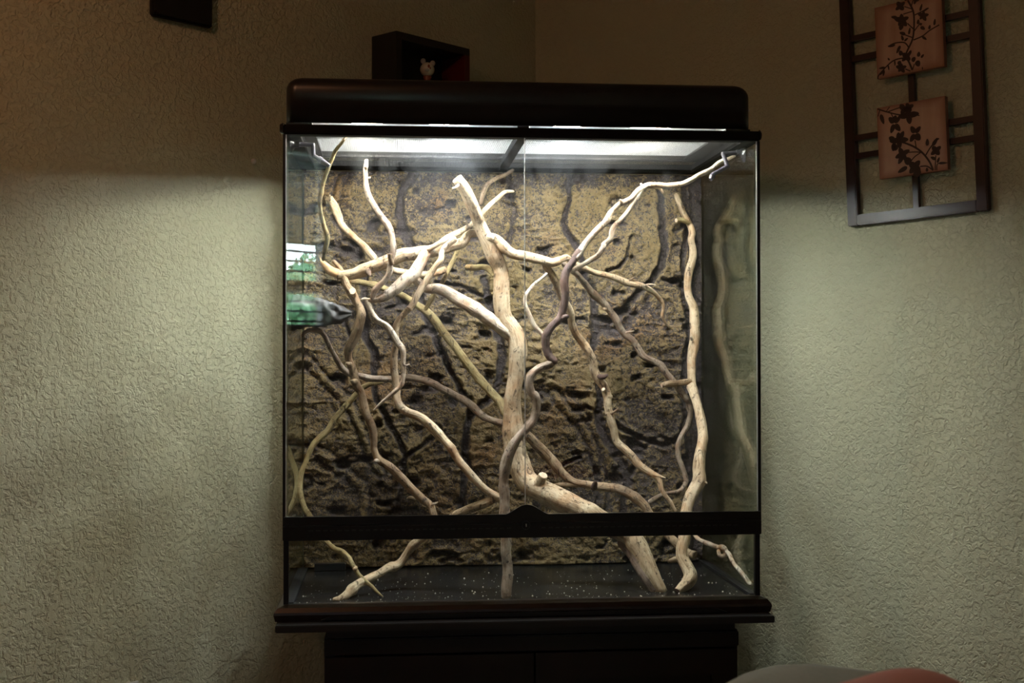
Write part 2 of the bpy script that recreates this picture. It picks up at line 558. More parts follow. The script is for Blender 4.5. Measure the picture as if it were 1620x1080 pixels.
hb = ML @ Vector((LL + 3.2, 7.0, Z0 - 0.2))
hd = tag(empty('garden_hedge', hb), 'leafy green hedge growing outside the window', 'hedge')
V, Fc = [], []
NLF = 30000
hx_, hy_ = rng.rand(NLF) * 1.6, rng.rand(NLF) * 8.0
hh_ = (2.20 + 0.34 * (fbm(hy_ * 1.6, hx_, 300, 3) - .5) * 2) * rng.rand(NLF) ** .6
for x, y, z in zip(hx_, hy_, hh_):
    p = ML @ Vector((LL + 3.0 + x, 3.6 + y, Z0 - 0.2 + z))
    u = Vector(rng.normal(size=3)).normalized() * 0.06
    v = u.cross(Vector(rng.normal(size=3)).normalized()).normalized() * 0.035
    k = len(V)
    V += [p - u, p + v, p + u, p - v]
    Fc.append((k, k + 1, k + 2, k + 3))
tag(mesh_obj('foliage', V, Fc, M_LEAF, hd), kind='stuff')
for i in range(7):
    bm = bmesh.new(); q = ML @ Vector((LL + 3.7, 4.2 + i * 1.1, Z0 - 0.2)); add_cyl(bm, q, q + Vector((0, 0, 1.2)), .05, .03, 10)
    bm_obj('stem', bm, M_TRUNKO, hd)

# the warm ceiling lamp behind the camera
lp = ML @ Vector((2.3, 0.9, Z1))
lm = tag(empty('ceiling_lamp', lp), 'warm round ceiling lamp above the photographer', 'lamp')
bm = bmesh.new(); add_cyl(bm, lp - Vector((0, 0, .025)), lp, 0.15, 0.15, 32); bm_obj('mount', bm, M_TRIM, lm)
bm = bmesh.new(); add_ball(bm, lp - Vector((0, 0, .03)), 0.13, (1, 1, .5), 28); bm_obj('lamp_shade', bm, M_LAMP, lm, True)
ld = bpy.data.lights.new('bulb', 'POINT'); ld.energy = LAMP; ld.color = (1.0, 0.47, 0.25); ld.shadow_soft_size = 0.05
lo = bpy.data.objects.new('bulb', ld); COL.objects.link(lo); lo.location = lp - Vector((0, 0, 0.16))

# ------------------------------------------------------------------ cabinet and board under the tank
zb0 = at(440, 986, -0.055).z
BX0, BX1 = at(435, 992, -0.06).x, at(1226, 972, -0.06).x
BOARD_T = 0.0135
TB = at(450, 985.5, -0.035).z         # underside of the tank base = top of the board
tag(box('board', (BX0, -0.06, TB - BOARD_T), (BX1, 0.46, TB - 0.0002), M_BOARD, bevel=0.0015),
    'wide thin black board between the glass tank and the cabinet', 'board')
CX0, CX1 = at(513, 1040, -0.03).x, at(1168, 1030, -0.03).x
cb = tag(empty('cabinet', ((CX0 + CX1) / 2, 0.2, Z0)), 'dark espresso wooden cabinet carrying the board and glass tank', 'cabinet')
zt = TB - BOARD_T - 0.0004
zl = at(520, 1011, -0.03).z
box('top_plinth', (CX0 + 0.003, -0.028, zl + 0.001), (CX1 - 0.006, 0.44, zt), M_CAB, cb)
box('side_panel', (CX0, -0.022, Z0), (CX0 + 0.02, 0.44, zl), M_CAB, cb)
box('side_panel', (CX1 - 0.02, -0.022, Z0), (CX1, 0.44, zl), M_CAB, cb)
box('back_panel', (CX0 + .02, 0.42, Z0), (CX1 - .02, 0.44, zl), M_CAB, cb)
box('top_rail', (CX0, -0.034, zl - 0.03), (CX1, -0.022, zl), M_CAB, cb, bevel=0.002)
box('bottom_rail', (CX0 + .02, -0.03, Z0 + .02), (CX1 - .02, 0.42, Z0 + 0.06), M_CAB, cb)
mid = (CX0 + CX1) / 2
for a, b, hx in ((CX0 + .004, mid - .002, mid - .03), (mid + .002, CX1 - .004, mid + .03)):
    bm = bmesh.new()
    z_0, z_1 = Z0 + .065, zl - .034
    add_box(bm, (a, -.036, z_0), (a + .05, -.02, z_1)); add_box(bm, (b - .05, -.036, z_0), (b, -.02, z_1))
    add_box(bm, (a + .05, -.036, z_1 - .05), (b - .05, -.02, z_1)); add_box(bm, (a + .05, -.036, z_0), (b - .05, -.02, z_0 + .05))
    add_box(bm, (a + .05, -.028, z_0 + .05), (b - .05, -.022, z_1 - .05))
    d_ = bm_obj('door', bm, M_CAB, cb)
    bm = bmesh.new(); add_cyl(bm, (hx, -.036, z_1 - .2), (hx, -.05, z_1 - .2), .005, .008); bm_obj('knob', bm, M_CHROME, d_)

# ------------------------------------------------------------------ the glass tank
W = 0.4605
D = 0.462
ZG0, ZG1 = 0.030, 0.925
tank = tag(empty('terrarium', (0, 0.22, TB)), 'large glass terrarium with black frame holding bare branches, standing on the board', 'terrarium')
# base: brown-black skirt, wider at its bottom
zr = at(450, 957, -0.008).z
prof = [(-0.010, zr), (-0.012, zr), (-0.024, zr - 0.004), (-0.030, zr - 0.012), (-0.031, TB + 0.012), (-0.028, TB)]
bm = bmesh.new()
rings = []
for ins, z in prof:
    e = -ins
    rings.append([bm.verts.new(c) for c in ((-W + .0 - e + .012, -e + .006, z), (W + e - .012, -e + .006, z), (W + e - .012, D + min(e, .012), z), (-W - e + .012, D + min(e, .012), z))])
inner = [bm.verts.new(c) for c in ((-W + .008, .010, zr), (W - .008, .010, zr), (W - .008, D - .008, zr), (-W + .008, D - .008, zr))]
inb = [bm.verts.new((v.co.x, v.co.y, TB)) for v in inner]
for A_, B_ in [(inner, rings[0])] + list(zip(rings, rings[1:])) + [(rings[-1], inb), (inb, inner)]:
    for k in range(4):
        bm.faces.new((A_[k], A_[(k + 1) % 4], B_[(k + 1) % 4], B_[k]))
bmesh.ops.recalc_face_normals(bm, faces=bm.faces)
bs = bm_obj('base', bm, M_BASE, tank)
z1_ = at(520, 977, -0.026).z
bm = bmesh.new()
xa, xb = at(508, 979, -.026).x, at(1150, 962, -.026).x
add_prism(bm, [(xa, z1_ - .004), (xb, z1_ - .004), (xb - .02, z1_ + .0035), (xa + .02, z1_ + .0035)], -0.0285, -0.020)
bm_obj('base_lip', bm, M_BLACK, bs)
# floor tray
box('floor_tray', (-W + .006, .006, zr - .012), (W - .006, D - .006, ZG0), M_FLOORB, tank)
# panes
ZB0, ZB1 = at(820, 850, -0.01).z, at(600, 816, -0.01).z       # the band under the doors
g = .004
box('side_pane', (-W + .002, .008, zr - .006), (-W + .002 + g, D - .004, ZG1 + .004), M_GLASS, tank)
box('side_pane', (W - .002 - g, .008, zr - .006), (W - .002, D - .004, ZG1 + .004), M_GLASS, tank)
box('back_pane', (-W + .007, D - .006, zr - .006), (W - .007, D - .002, ZG1 + .004), M_GLASS, tank)
box('lower_front_pane', (-W + .007, .0, zr - .006), (W - .007, .004, ZB0 + .004), M_GLASS, tank)
XM = at(830.5, 500, -0.003).x
for a, b in ((-W + .003, XM - .0007), (XM + .0007, W - .003)):
    dr = box('glass_door', (a, -.004, ZB1 - .012), (b, 0.0, ZG1 + .002), M_FRONT, tank)
    box('polished_edge', ((b - .0002) if b < 0.2 else (a - .0004), -.0043, ZB1 - .011), ((b + .0004) if b < 0.2 else (a + .0002), -.0001, ZG1 + .001), M_EDGE, dr)
    box('polished_edge', ((a - .0008) if b < 0.2 else b, -.0043, ZB1 - .011), (a if b < 0.2 else (b + .0008), -.0001, ZG1 + .001), M_EDGE, dr)
for sx in (-1, 1):
    for yy in (0.004,):
        x0, x1 = sorted((sx * (W - .0072), sx * (W + .0025)))
        box('corner_seal', (x0, .0005, zr - .004), (x1, .010, ZB0 + .01), M_SIL, tank)
        x0, x1 = sorted((sx * (W - .001), sx * (W + .0035)))
        box('hinge_strip', (x0, -.006, ZB0), (x1, .008, ZG1), M_SIL, tank)
    x0, x1 = sorted((sx * (W - .011), sx * (W - .006)))
    box('corner_seal', (x0, D - .012, zr - .004), (x1, D - .006, ZG1), M_SIL, tank)
    x0, x1 = sorted((sx * (W - .016), sx * (W - .006)))
    box('floor_seal', (x0, .008, ZG0 - .002), (x1, D - .008, ZG0 + .004), M_SIL, tank)
box('floor_seal', (-W + .008, D - .016, ZG0 - .002), (W - .008, D - .006, ZG0 + .006), M_SIL, tank)
# band with the vent slots and the latch hump
bm = bmesh.new()
pts = []
hx0, hx1 = at(800, 812, -.012).x, at(868, 810, -.012).x
hz = at(833, 798, -.012).z
top = [(-W - .001, ZB1)]
for i in range(25):
    u = i / 24
    top.append((hx0 + (hx1 - hx0) * u, ZB1 + (hz - ZB1) * (0.5 - 0.5 * math.cos(2 * math.pi * u)) ** 0.75))
top.append((W + .001, ZB1))
add_prism(bm, [(-W - .001, ZB1 - .016)] + top + [(W + .001, ZB1 - .016)], -.012, -.0042)
ds = bm_obj('door_sill', bm, M_BLACK, tank)
bnd = box('front_band', (-W - .002, -.014, ZB0), (W + .002, .012, ZB1 - .0165), M_BLACK, tank, bevel=.0015)
zv = (ZB0 + ZB1) / 2 - .004
bm = bmesh.new()
n_ = 62
for i in range(n_):
    x = -W + .05 + (2 * W - .10) * i / (n_ - 1)
    if abs(x - XM) < .03: continue
    add_box(bm, (x - .004, -.0150, zv - .0012), (x + .004, -.0135, zv + .0012))
tag(bm_obj('vent_slots', bm, plain('vent_slot_grey', (0.03, 0.03, 0.033), 0.3), bnd), kind='stuff')
bm = bmesh.new()
add_cyl(bm, (XM, -.014, zv + .006), (XM, -.019, zv + .006), .0085, .0075, 20)
lk = bm_obj('lock', bm, M_BLACK, tank)
box('keyhole', (XM - .0008, -.0196, zv + .003), (XM + .0008, -.0188, zv + .009), M_CHROME, lk)
# top frame with two mesh panels
TZ0, TZ1 = ZG1, at(700, 199.8, -.012).z
bm = bmesh.new()
add_box(bm, (-W - .003, -.012, TZ0), (W + .003, .018, TZ1), bevel=.002)
add_box(bm, (-W - .003, D - .02, TZ0), (W + .003, D + .003, TZ1))
add_box(bm, (-W - .003, .018, TZ0), (-W + .028, D - .02, TZ1))
add_box(bm, (W - .028, .018, TZ0), (W + .003, D - .02, TZ1))
XC = at(826, 215, 0.02).x
add_box(bm, (XC - .009, .018, TZ0 + .002), (XC + .009, D - .02, TZ1 - .002))
tf = bm_obj('top_frame', bm, M_MATTE, tank)
for sx in (-1, 1):
    bm = bmesh.new()
    add_cyl(bm, (sx * (W + .003), -.004, (TZ0 + TZ1) / 2 + .002), (sx * (W + .009) if sx < 0 else (W + .006), -.004, (TZ0 + TZ1) / 2 + .002), .011, .008, 16)
    bm_obj('hinge_cap', bm, M_BLACK, tf)
for a, b in ((-W + .028, XC - .009), (XC + .009, W - .028)):
    V, Fc = [], []
    def wire(p0, p1, wd):
        bmq = len(V)
        x0, y0, x1, y1 = p0[0], p0[1], p1[0], p1[1]
        zz0, zz1 = TZ0 + .007, TZ0 + .0073
        if abs(x1 - x0) > abs(y1 - y0): c = [(x0, y0 - wd), (x1, y1 - wd), (x1, y1 + wd), (x0, y0 + wd)]
        else: c = [(x0 - wd, y0), (x0 + wd, y0), (x1 + wd, y1), (x1 - wd, y1)]
        V.extend([(*q, zz0) for q in c] + [(*q, zz1) for q in c])
        k = bmq
        Fc.extend([(k, k + 3, k + 2, k + 1), (k + 4, k + 5, k + 6, k + 7), (k, k + 1, k + 5, k + 4), (k + 1, k + 2, k + 6, k + 5), (k + 2, k + 3, k + 7, k + 6), (k + 3, k, k + 4, k + 7)])
    x = a + .002
    while x < b:
        wire((x, .018), (x, D - .02), .00015); x += .004
    y = .020
    while y < D - .02:
        wire((a, y), (b, y), .00015); y += .004
    tag(mesh_obj('mesh_screen', V, Fc, M_MESH, tank), kind='stuff')

# rock background ----------------------------------------------------
NX, NZ = 560, 540
gx = np.linspace(-W + .008, W - .008, NX); gz = np.linspace(ZG0 + .004, ZG1 - .008, NZ)
X, Z = np.meshgrid(gx, gz)
wx = X + 0.035 * (fbm(X * 9, Z * 9, 3) - .5); wz = Z + 0.035 * (fbm(X * 9 + 40, Z * 9, 5) - .5)
h = 0.014 + 0.019 * (fbm(wx * 6, wz * 5, 20, 3) - .4)
wr1 = 1 - np.abs(2 * fbm(wx * 14 + 7, wz * 34, 31, 3) - 1)            # horizontal wrinkles
wr2 = 1 - np.abs(2 * fbm(wx * 30, wz * 26 + 9, 37, 3) - 1)
amp = np.clip(0.3 + 1.6 * (fbm(X * 4, Z * 4, 61, 2) - .3), 0.1, 1.2)
h += 0.0115 * amp * (wr1 ** 2 - .4) + 0.004 * (wr2 ** 2 - .4)
pits = np.clip(fbm(wx * 24, wz * 40, 44, 2) - .66, 0, 1)
h -= 0.10 * pits
h += 0.0022 * (fbm(X * 110, Z * 110, 77, 2) - .5) * 2
CREV = [  # pixel outline of each crack, half width px, depth
    ([(655, 262), (640, 300), (631, 335), (635, 365), (645, 388), (655, 402)], 9, 1.0),
    ([(895, 262), (897, 318), (893, 355), (906, 385), (919, 425), (933, 459), (937, 491), (938, 528), (938, 565), (948, 627), (953, 674), (973, 719), (1000, 760)], 8, 1.0),
    ([(996, 375), (993, 402), (978, 420), (960, 430)], 4, .8),
    ([(1040, 300), (1046, 355), (1047, 380), (1042, 417), (1027, 444), (1010, 466), (978, 499), (960, 505), (938, 503)], 7, 1.2),
    ([(938, 515), (978, 522), (1000, 500)], 12, .6),
    ([(660, 470), (670, 499), (687, 533), (707, 578), (724, 617), (735, 640)], 9, 1.3),
    ([(744, 650), (739, 699), (737, 738), (729, 773), (724, 840)], 9, 1.2),
    ([(578, 420), (578, 499), (578, 528), (591, 560), (593, 590), (598, 625), (613, 662), (630, 699), (638, 724), (628, 773), (625, 850)], 7, 1.1),
    ([(638, 724), (662, 709), (687, 694), (700, 680)], 5, .8),
    ([(770, 440), (784, 528), (796, 565), (786, 602), (779, 617), (745, 662)], 9, 1.0),
    ([(484, 568), (512, 598), (544, 632), (561, 662), (578, 699), (588, 733), (598, 748)], 5, -1),
    ([(494, 706), (524, 733), (554, 753), (571, 768), (576, 830)], 5, -1),
    ([(874, 625), (911, 667), (938, 699), (946, 729), (950, 800)], 5, -1),
    ([(973, 669), (1010, 691), (1047, 708), (1072, 694), (1085, 660)], 6, 1.1),
    ([(884, 731), (900, 724), (916, 721)], 4, 1.0),
    ([(1085, 280), (1078, 420), (1088, 520), (1080, 620), (1090, 760), (1085, 850)], 7, .8),
    ([(800, 270), (812, 330), (806, 380)], 6, .5), ([(545, 270), (530, 330), (552, 372), (600, 390)], 5, -1),
    ([(1000, 740), (985, 780), (975, 850)], 7, .9), 
    ([(520, 480), (545, 500), (560, 540), (550, 590)], 5, .8),
    ([(830, 760), (850, 790), (850, 850)], 8, .9),
    ([(690, 450), (740, 455), (770, 470)], 5, .9), ([(480, 395), (515, 385), (545, 395)], 6, .7),
]
cm = np.zeros_like(X)
jx = X + 0.026 * (fbm(X * 14, Z * 14, 90, 4) - .5); jz = Z + 0.026 * (fbm(X * 14, Z * 14, 95, 4) - .5)
wvar = 0.55 + 0.9 * fbm(X * 11, Z * 11, 99, 3)
for pts, hw, dp in CREV:
    P3 = [at(px, py, 0.43) for px, py in pts]
    dm = np.full_like(X, 9.0)
    for a, b in zip(P3, P3[1:]):
        ex, ez = b.x - a.x, b.z - a.z
        t_ = np.clip(((jx - a.x) * ex + (jz - a.z) * ez) / (ex * ex + ez * ez), 0, 1)
        dm = np.minimum(dm, np.hypot(jx - a.x - t_ * ex, jz - a.z - t_ * ez))
    s = hw / 1300.0
    if dp < 0:
        h += 0.0035 * np.exp(-(dm / (2.0 * s)) ** 2)
        cm = np.maximum(cm, .35 * np.exp(-((dm - 3.2 * s) / (1.5 * s)) ** 2) * (jx * 0 + 1))
        continue
    cm = np.maximum(cm, min(dp, 1.3) / 1.3 * np.clip(1.35 - (dm / (s * wvar)) ** 2 * 0.55, 0, 1))
    h += 0.0025 * np.exp(-((dm - 2.4 * s) / (1.0 * s)) ** 2)          # rounded lips
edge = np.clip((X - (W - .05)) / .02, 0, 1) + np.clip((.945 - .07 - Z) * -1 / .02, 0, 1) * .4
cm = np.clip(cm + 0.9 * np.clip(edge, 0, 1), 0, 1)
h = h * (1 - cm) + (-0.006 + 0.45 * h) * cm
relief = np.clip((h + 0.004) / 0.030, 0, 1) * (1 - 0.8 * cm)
Y = np.minimum(0.432 - h, D - .008)
V = np.stack([X, Y, Z], -1).reshape(-1, 3)
idx = np.arange(NX * NZ).reshape(NZ, NX)
Q = np.stack([idx[:-1, :-1], idx[:-1, 1:], idx[1:, 1:], idx[1:, :-1]], -1).reshape(-1, 4)
me = bpy.data.meshes.new('rock_background')
nv = len(V)
bc = [(-W + .008, D - .007, ZG0 + .004), (W - .008, D - .007, ZG0 + .004), (W - .008, D - .007, ZG1 - .008), (-W + .008, D - .007, ZG1 - .008)]
V = np.vstack([V, bc])
side_faces = [[int(i) for i in idx[0, :]][::-1] + [nv, nv + 1], [int(i) for i in idx[-1, :]] + [nv + 2, nv + 3],
              [int(i) for i in idx[:, 0]] + [nv + 3, nv], [int(i) for i in idx[:, -1]][::-1] + [nv + 1, nv + 2], [nv + 3, nv + 2, nv + 1, nv]]
me.from_pydata(V.tolist(), [], Q.tolist() + side_faces)
me.update()
at_ = me.attributes.new('relief', 'FLOAT', 'POINT')
at_.data.foreach_set('value', np.concatenate([relief.ravel(), np.zeros(4)]).astype(np.float32))
me.polygons.foreach_set('use_smooth', np.concatenate([np.ones(len(Q), bool), np.zeros(5, bool)]))
me.materials.append(M_ROCK)
rb = bpy.data.objects.new('rock_background', me)
COL.objects.link(rb)
child(rb, tank)
tag(rb, 'brown and ochre sculpted foam rock wall')

# grit on the tray and the drain block
V, Fc = [], []
for i in range(420):
    x = rng.uniform(-W + .02, W - .02)
    y = .012 + (rng.rand() ** 1.8) * .33
    s = 0.0006 + 0.0016 * rng.rand() ** 3
    a = rng.rand() * 3.1
    k = len(V); z = ZG0 + .0002
    c_, s_ = math.cos(a) * s, math.sin(a) * s
    V += [(x - c_, y - s_, z), (x + s_, y - c_, z), (x + c_, y + s_, z), (x - s_, y + c_, z), (x, y, z + s)]
    Fc += [(k, k + 1, k + 4), (k + 1, k + 2, k + 4), (k + 2, k + 3, k + 4), (k + 3, k, k + 4)]
tag(mesh_obj('wood_grit', V, Fc, M_DUST), 'pale specks of grit scattered on the black tank floor', 'debris', kind='stuff')
p0, p1 = at(498, 904, .40), at(547, 893, .40)
tag(box('drain_block', (p0.x, .385, ZG0 + .001), (p1.x, .405, ZG0 + .016), M_BLACK, bevel=.001), 'small black rectangular block at the foot of the rock wall, back left', 'block')

# ------------------------------------------------------------------ hood with the LED bar
HX0, HX1 = at(452, 170, 0.0).x, at(1187, 175, 0.0).x
HZ0 = at(700, 196.9, -0.004).z
HZ1 = at(800, 131, 0.03).z
HD = 0.400
hood = tag(empty('lighting_hood', ((HX0 + HX1) / 2, HD / 2, TZ1)), 'long dark lighting hood with rounded corners lying on top of the glass terrarium', 'lamp')


def hood_shell(x0, x1, y0, y1, z0, z1, r):
    bm = bmesh.new()
    def section(x, ins, zt_):
        P = [(y1 - ins, z0), (y1 - ins, zt_ - r)]
        for k in range(1, 7):
            a = math.pi / 2 * k / 6
            P.append((y1 - ins - r + r * math.cos(a), zt_ - r + r * math.sin(a)))
        for k in range(0, 7):
            a = math.pi / 2 * k / 6
            P.append((y0 + ins + r - r * math.sin(a), zt_ - r + r * math.cos(a)))
        P.append((y0 + ins, z0))
        return [bm.verts.new((x, y, z)) for y, z in P]
    secs = []
    for k in range(7):
        a = math.pi / 2 * k / 6
        secs.append(section(x0 + .022 * (1 - math.sin(a)), 0, z1 - .022 * (1 - math.cos(a))))
    for k in range(6, -1, -1):
        a = math.pi / 2 * k / 6
        secs.append(section(x1 - .022 * (1 - math.sin(a)), 0, z1 - .022 * (1 - math.cos(a))))
    for A_, B_ in zip(secs, secs[1:]):
        for i in range(len(A_) - 1):
            bm.faces.new((A_[i], A_[i + 1], B_[i + 1], B_[i]))
    bm.faces.new(secs[0]); bm.faces.new(secs[-1][::-1])
    return bm


def hood_shape(x0, x1, y0, y1, z0, z1):
    """closed at both ends, open below: rounded front, top and ends"""
    bm = bmesh.new()
    R_ = .026
    n = 6
    # plan outlines shrinking towards the top
    rings = []
    for k in range(n + 2):
        if k == 0: z, ins = z0, 0.0
        else:
            a = math.pi / 2 * (k - 1) / n
            z, ins = z1 - R_ + R_ * math.sin(a), R_ * (1 - math.cos(a))
        c = .020
        ring = []
        cc = max(c - ins * .3, .006)
        X0, X1, Y0, Y1 = x0 + ins, x1 - ins, y0 + ins, y1 - ins
        for (cx_, cy_, a0) in ((X0 + cc, Y0 + cc, math.pi), (X1 - cc, Y0 + cc, 1.5 * math.pi), (X1 - cc, Y1 - cc, 0), (X0 + cc, Y1 - cc, .5 * math.pi)):
            for q in range(6):
                a = a0 + math.pi / 2 * q / 5
                ring.append(bm.verts.new((cx_ + cc * math.cos(a), cy_ + cc * math.sin(a), z)))
        rings.append(ring)
    for A_, B_ in zip(rings, rings[1:]):
        m = len(A_)
        for i in range(m):
            bm.faces.new((A_[i], A_[(i + 1) % m], B_[(i + 1) % m], B_[i]))
    bm.faces.new(rings[-1])
    return bm


def shade_smooth_by_angle(o, deg=40):
    me = o.data
    me.polygons.foreach_set('use_smooth', [True] * len(me.polygons))
    me.set_sharp_from_angle(angle=math.radians(deg))


sh = bm_obj('shell', hood_shape(HX0, HX1, -0.004, HD, HZ0, HZ1), M_HOOD, hood)
sh.modifiers.new('thickness', 'SOLIDIFY').thickness = 0.003
shade_smooth_by_angle(sh)
bm = hood_shape(HX0 + .006, HX1 - .006, 0.004, HD - .008, HZ0 + .008, HZ1 - .008)
ln = bm_obj('reflector', bm, M_WHITE, hood)
ln.modifiers.new('thickness', 'SOLIDIFY').thickness = 0.001
bm = bmesh.new()
for x in (HX0 + .001, HX1 - .05):
    box('foot', (x, -.002, TZ1 + .0002), (x + .049, HD - .002, HZ0 - .0002), M_HOOD, hood)  # run full depth to keep LED light from leaking out sideways
box('foot', (HX0 + .0505, HD - .02, TZ1 + .0002), (HX1 - .0505, HD - .002, HZ0 - .0002), M_HOOD, hood)  # added along the back to block the light gap there
for pa, pb in ((520, 822), (839, 1132)):
    box('added_diffuser', (at(pa, 197, 0).x, .001, TZ1 + .0003), (at(pb, 200, 0).x, .003, HZ0 - .0001), M_FROST, hood)  # translucent filler added so the slit throws no streak on the walls
box('foot', (XC - .011, -.002, TZ1 + .0002), (XC + .011, .012, HZ0 - .0002), M_HOOD, hood)
# the light bars: white housing with LED modules below and in front
for (pa, pb) in ((462, 824), (836, 1176)):
    a, b = at(pa, 198, .06).x, at(pb, 200, .06).x
    box('light_bar', (a, .012, HZ0 + .036), (b, HD - .012, HZ0 + .046), M_WHITE, hood, bevel=.003)
for pa, pb, mt in ((556, 604, M_LEDW), (680, 744, M_LED), (880, 920, M_LED), (1003, 1064, M_LEDW)):
    a, b = at(pa, 198, .05).x, at(pb, 200, .05).x
    md = box('led_module', (a, .030, HZ0 + .0145), (b, .132, HZ0 + .0355), M_WHITE, hood)
    for i in range(3):
        for y in (.042, .080, .120):
            bm = bmesh.new()
            add_ball(bm, (a + (b - a) * (i + .5) / 3, y, HZ0 + .0138), .0105, (1, 1, .75), 10)
            bm_obj('led', bm, mt, md, True)

# ------------------------------------------------------------------ branches
ORG = {'A': (430, 120), 'B': (820, 120), 'C': (440, 380), 'D': (800, 380), 'E': (440, 600), 'F': (800, 600), 'G': (430, 813), 'H': (830, 813)}


def parse(s):
    """'C 740 115 85 .24; ...' tracing notes: crop letter, x, y, thickness, depth in metres"""
    P = []
    for tok in s.split(';'):
        q = tok.split()
        if not q: continue
        o_ = ORG[q[0]]
        P.append([o_[0] + float(q[1]) / 4.045, o_[1] + float(q[2]) / 4.045, float(q[3]) / 4.045, float(q[4]) if len(q) > 4 else None])
    known = [i for i, p in enumerate(P) if p[3] is not None]
    for i, p in enumerate(P):
        if p[3] is None:
            a = max([k for k in known if k < i], default=known[0]); b = min([k for k in known if k > i], default=known[-1])
            p[3] = P[a][3] if a == b else P[a][3] + (P[b][3] - P[a][3]) * (i - a) / (b - a)
    out = []
    for x, y, w_, Y_ in P:
        v = at(x, y, Y_)
        out.append((v, w_ * 0.5 * (v - CAM).dot(_F) / FPX))
    return out


_seed = [100]


def tube(name, spec, mat, parent=None, rough=1.0, cap0='round', cap1='round', cut_mat=None):
    P = parse(spec) if isinstance(spec, str) else spec
    _seed[0] += 1
    r_ = np.random.RandomState(_seed[0])
    C = np.array([list(p[0]) for p in P]); R_ = np.array([p[1] for p in P])
    # wood is never smooth: small sideways jitter between the traced points comes from noise below
    n = len(C)
    Ce = np.vstack([2 * C[0] - C[1], C, 2 * C[-1] - C[-2]]); Re = np.concatenate([[R_[0]], R_, [R_[-1]]])
    pts, rad = [], []
    for i in range(n - 1):
        L = np.linalg.norm(C[i + 1] - C[i])
        m = max(3, int(L / 0.0035))
        for k in range(m):
            t = k / m
            p0, p1, p2, p3 = Ce[i], Ce[i + 1], Ce[i + 2], Ce[i + 3]
            pts.append(0.5 * (2 * p1 + (p2 - p0) * t + (2 * p0 - 5 * p1 + 4 * p2 - p3) * t * t + (3 * p1 - p0 - 3 * p2 + p3) * t ** 3))
            q0, q1, q2, q3 = Re[i], Re[i + 1], Re[i + 2], Re[i + 3]
            rad.append(q1 + (q2 - q1) * t)
    pts.append(C[-1]); rad.append(R_[-1])
    pts = np.array(pts); rad = np.array(rad)
    m = len(pts)
    s = np.concatenate([[0], np.cumsum(np.linalg.norm(np.diff(pts, axis=0), axis=1))])
    rm = rad.mean()
    # knobbly thickness and a slight wobble
    ph = r_.rand() * 50
    rad = rad * (1 + 0.16 * rough * (fbm(s / (rm * 5) + ph, s * 0 + 3.3, 200, 3) - .5) * 2)
    for k in range(int(s[-1] / 0.07)):                      # nodes where side shoots once grew
        c0 = r_.rand() * s[-1]
        rad = rad * (1 + 0.16 * r_.rand() * np.exp(-((s - c0) / (rm * .9)) ** 2))
    wob = 0.36 * rough * rm
    pts = pts + np.stack([(fbm(s / (rm * 7) + ph + 9 * a, s * 0 + a * 5.1, 210 + a, 2) - .5) * 2 * wob for a in range(3)], 1)
    seg = 18 if rm > .009 else (14 if rm > .0045 else 10)
    tan = np.gradient(pts, axis=0); tan /= np.linalg.norm(tan, axis=1)[:, None]
    nrm = np.cross(tan[0], [0.3, 0.5, 0.8]); nrm /= np.linalg.norm(nrm)
    V, UV, Fc = [], [], []
    th = np.arange(seg) * 2 * np.pi / seg
    rid = fbm(np.cos(th)[None] * 1.3 + 5 + 0 * s[:, None], np.sin(th)[None] * 1.3 + s[:, None] / (rm * 9) + ph, 230, 3)
    rid = (rid - .5) * 2 * 0.24 * rough
    for i in range(m):
        nrm = nrm - tan[i] * nrm.dot(tan[i]); nrm /= np.linalg.norm(nrm)
        bn = np.cross(tan[i], nrm)
        rr = rad[i] * (1 + rid[i])
        V.append(pts[i] + np.cos(th)[:, None] * nrm * rr[:, None] + np.sin(th)[:, None] * bn * rr[:, None])
        UV.append(np.stack([np.abs(th / np.pi - 1), np.full(seg, s[i] * 1.0)], 1))
    def cap(i, sg, kind):
        c = pts[i]; base = V[i if i >= 0 else len(V) - 1]
        rr = []
        if kind == 'cut':
            rr = [(0.93, 0.05)]
        else:
            rr = [(0.88, 0.35), (0.62, 0.66), (0.3, 0.85)]
        return [c + (base - c) * f_ + sg * tan[i] * rad[i] * e_ for f_, e_ in rr]
    pre = [np.array(v) for v in cap(0, -1, cap0)][::-1]
    post = [np.array(v) for v in cap(m - 1, 1, cap1)]
    UVall = [np.stack([np.abs(th / np.pi - 1), np.full(seg, 0.0)], 1)] * len(pre) + UV + [UV[-1]] * len(post)
    rings = pre + V + post
    NR = len(rings)
    VV = np.vstack(rings); UU = np.vstack(UVall)
    i0 = np.arange(NR - 1)[:, None] * seg; j = np.arange(seg)[None]; j2 = (j + 1) % seg
    Fq = np.stack([i0 + j, i0 + j2, i0 + seg + j2, i0 + seg + j], -1).reshape(-1, 4).tolist()
    Fq.append(list(range(seg))[::-1]); Fq.append([(NR - 1) * seg + k for k in range(seg)])
    o = mesh_obj(name, VV, Fq, mat, parent, smooth=True, uvs=UU)
    if cut_mat is not None:
        o.data.materials.append(cut_mat)
        if cap0 == 'cut': o.data.polygons[len(Fq) - 2].material_index = 1
        if cap1 == 'cut': o.data.polygons[len(Fq) - 1].material_index = 1
    for k in (len(Fq) - 2, len(Fq) - 1):
        o.data.polygons[k].use_smooth = False
    return o


def branch(label, parts, group=None):
    """parts: (name, tracing, material, options). The thing is an Empty at the lowest end of its first part."""
    P = parse(parts[0][1])
    lo_ = min((P[0][0], P[-1][0]), key=lambda v: v.z)
    e = tag(empty('driftwood_branch', lo_), label, 'branch', group)
    for q in parts:
        kw = q[3] if len(q) > 3 else {}
        tube(q[0], q[1], q[2], e, **kw)
    return e


CUT = dict(cap0='cut', cut_mat=M_CUT)
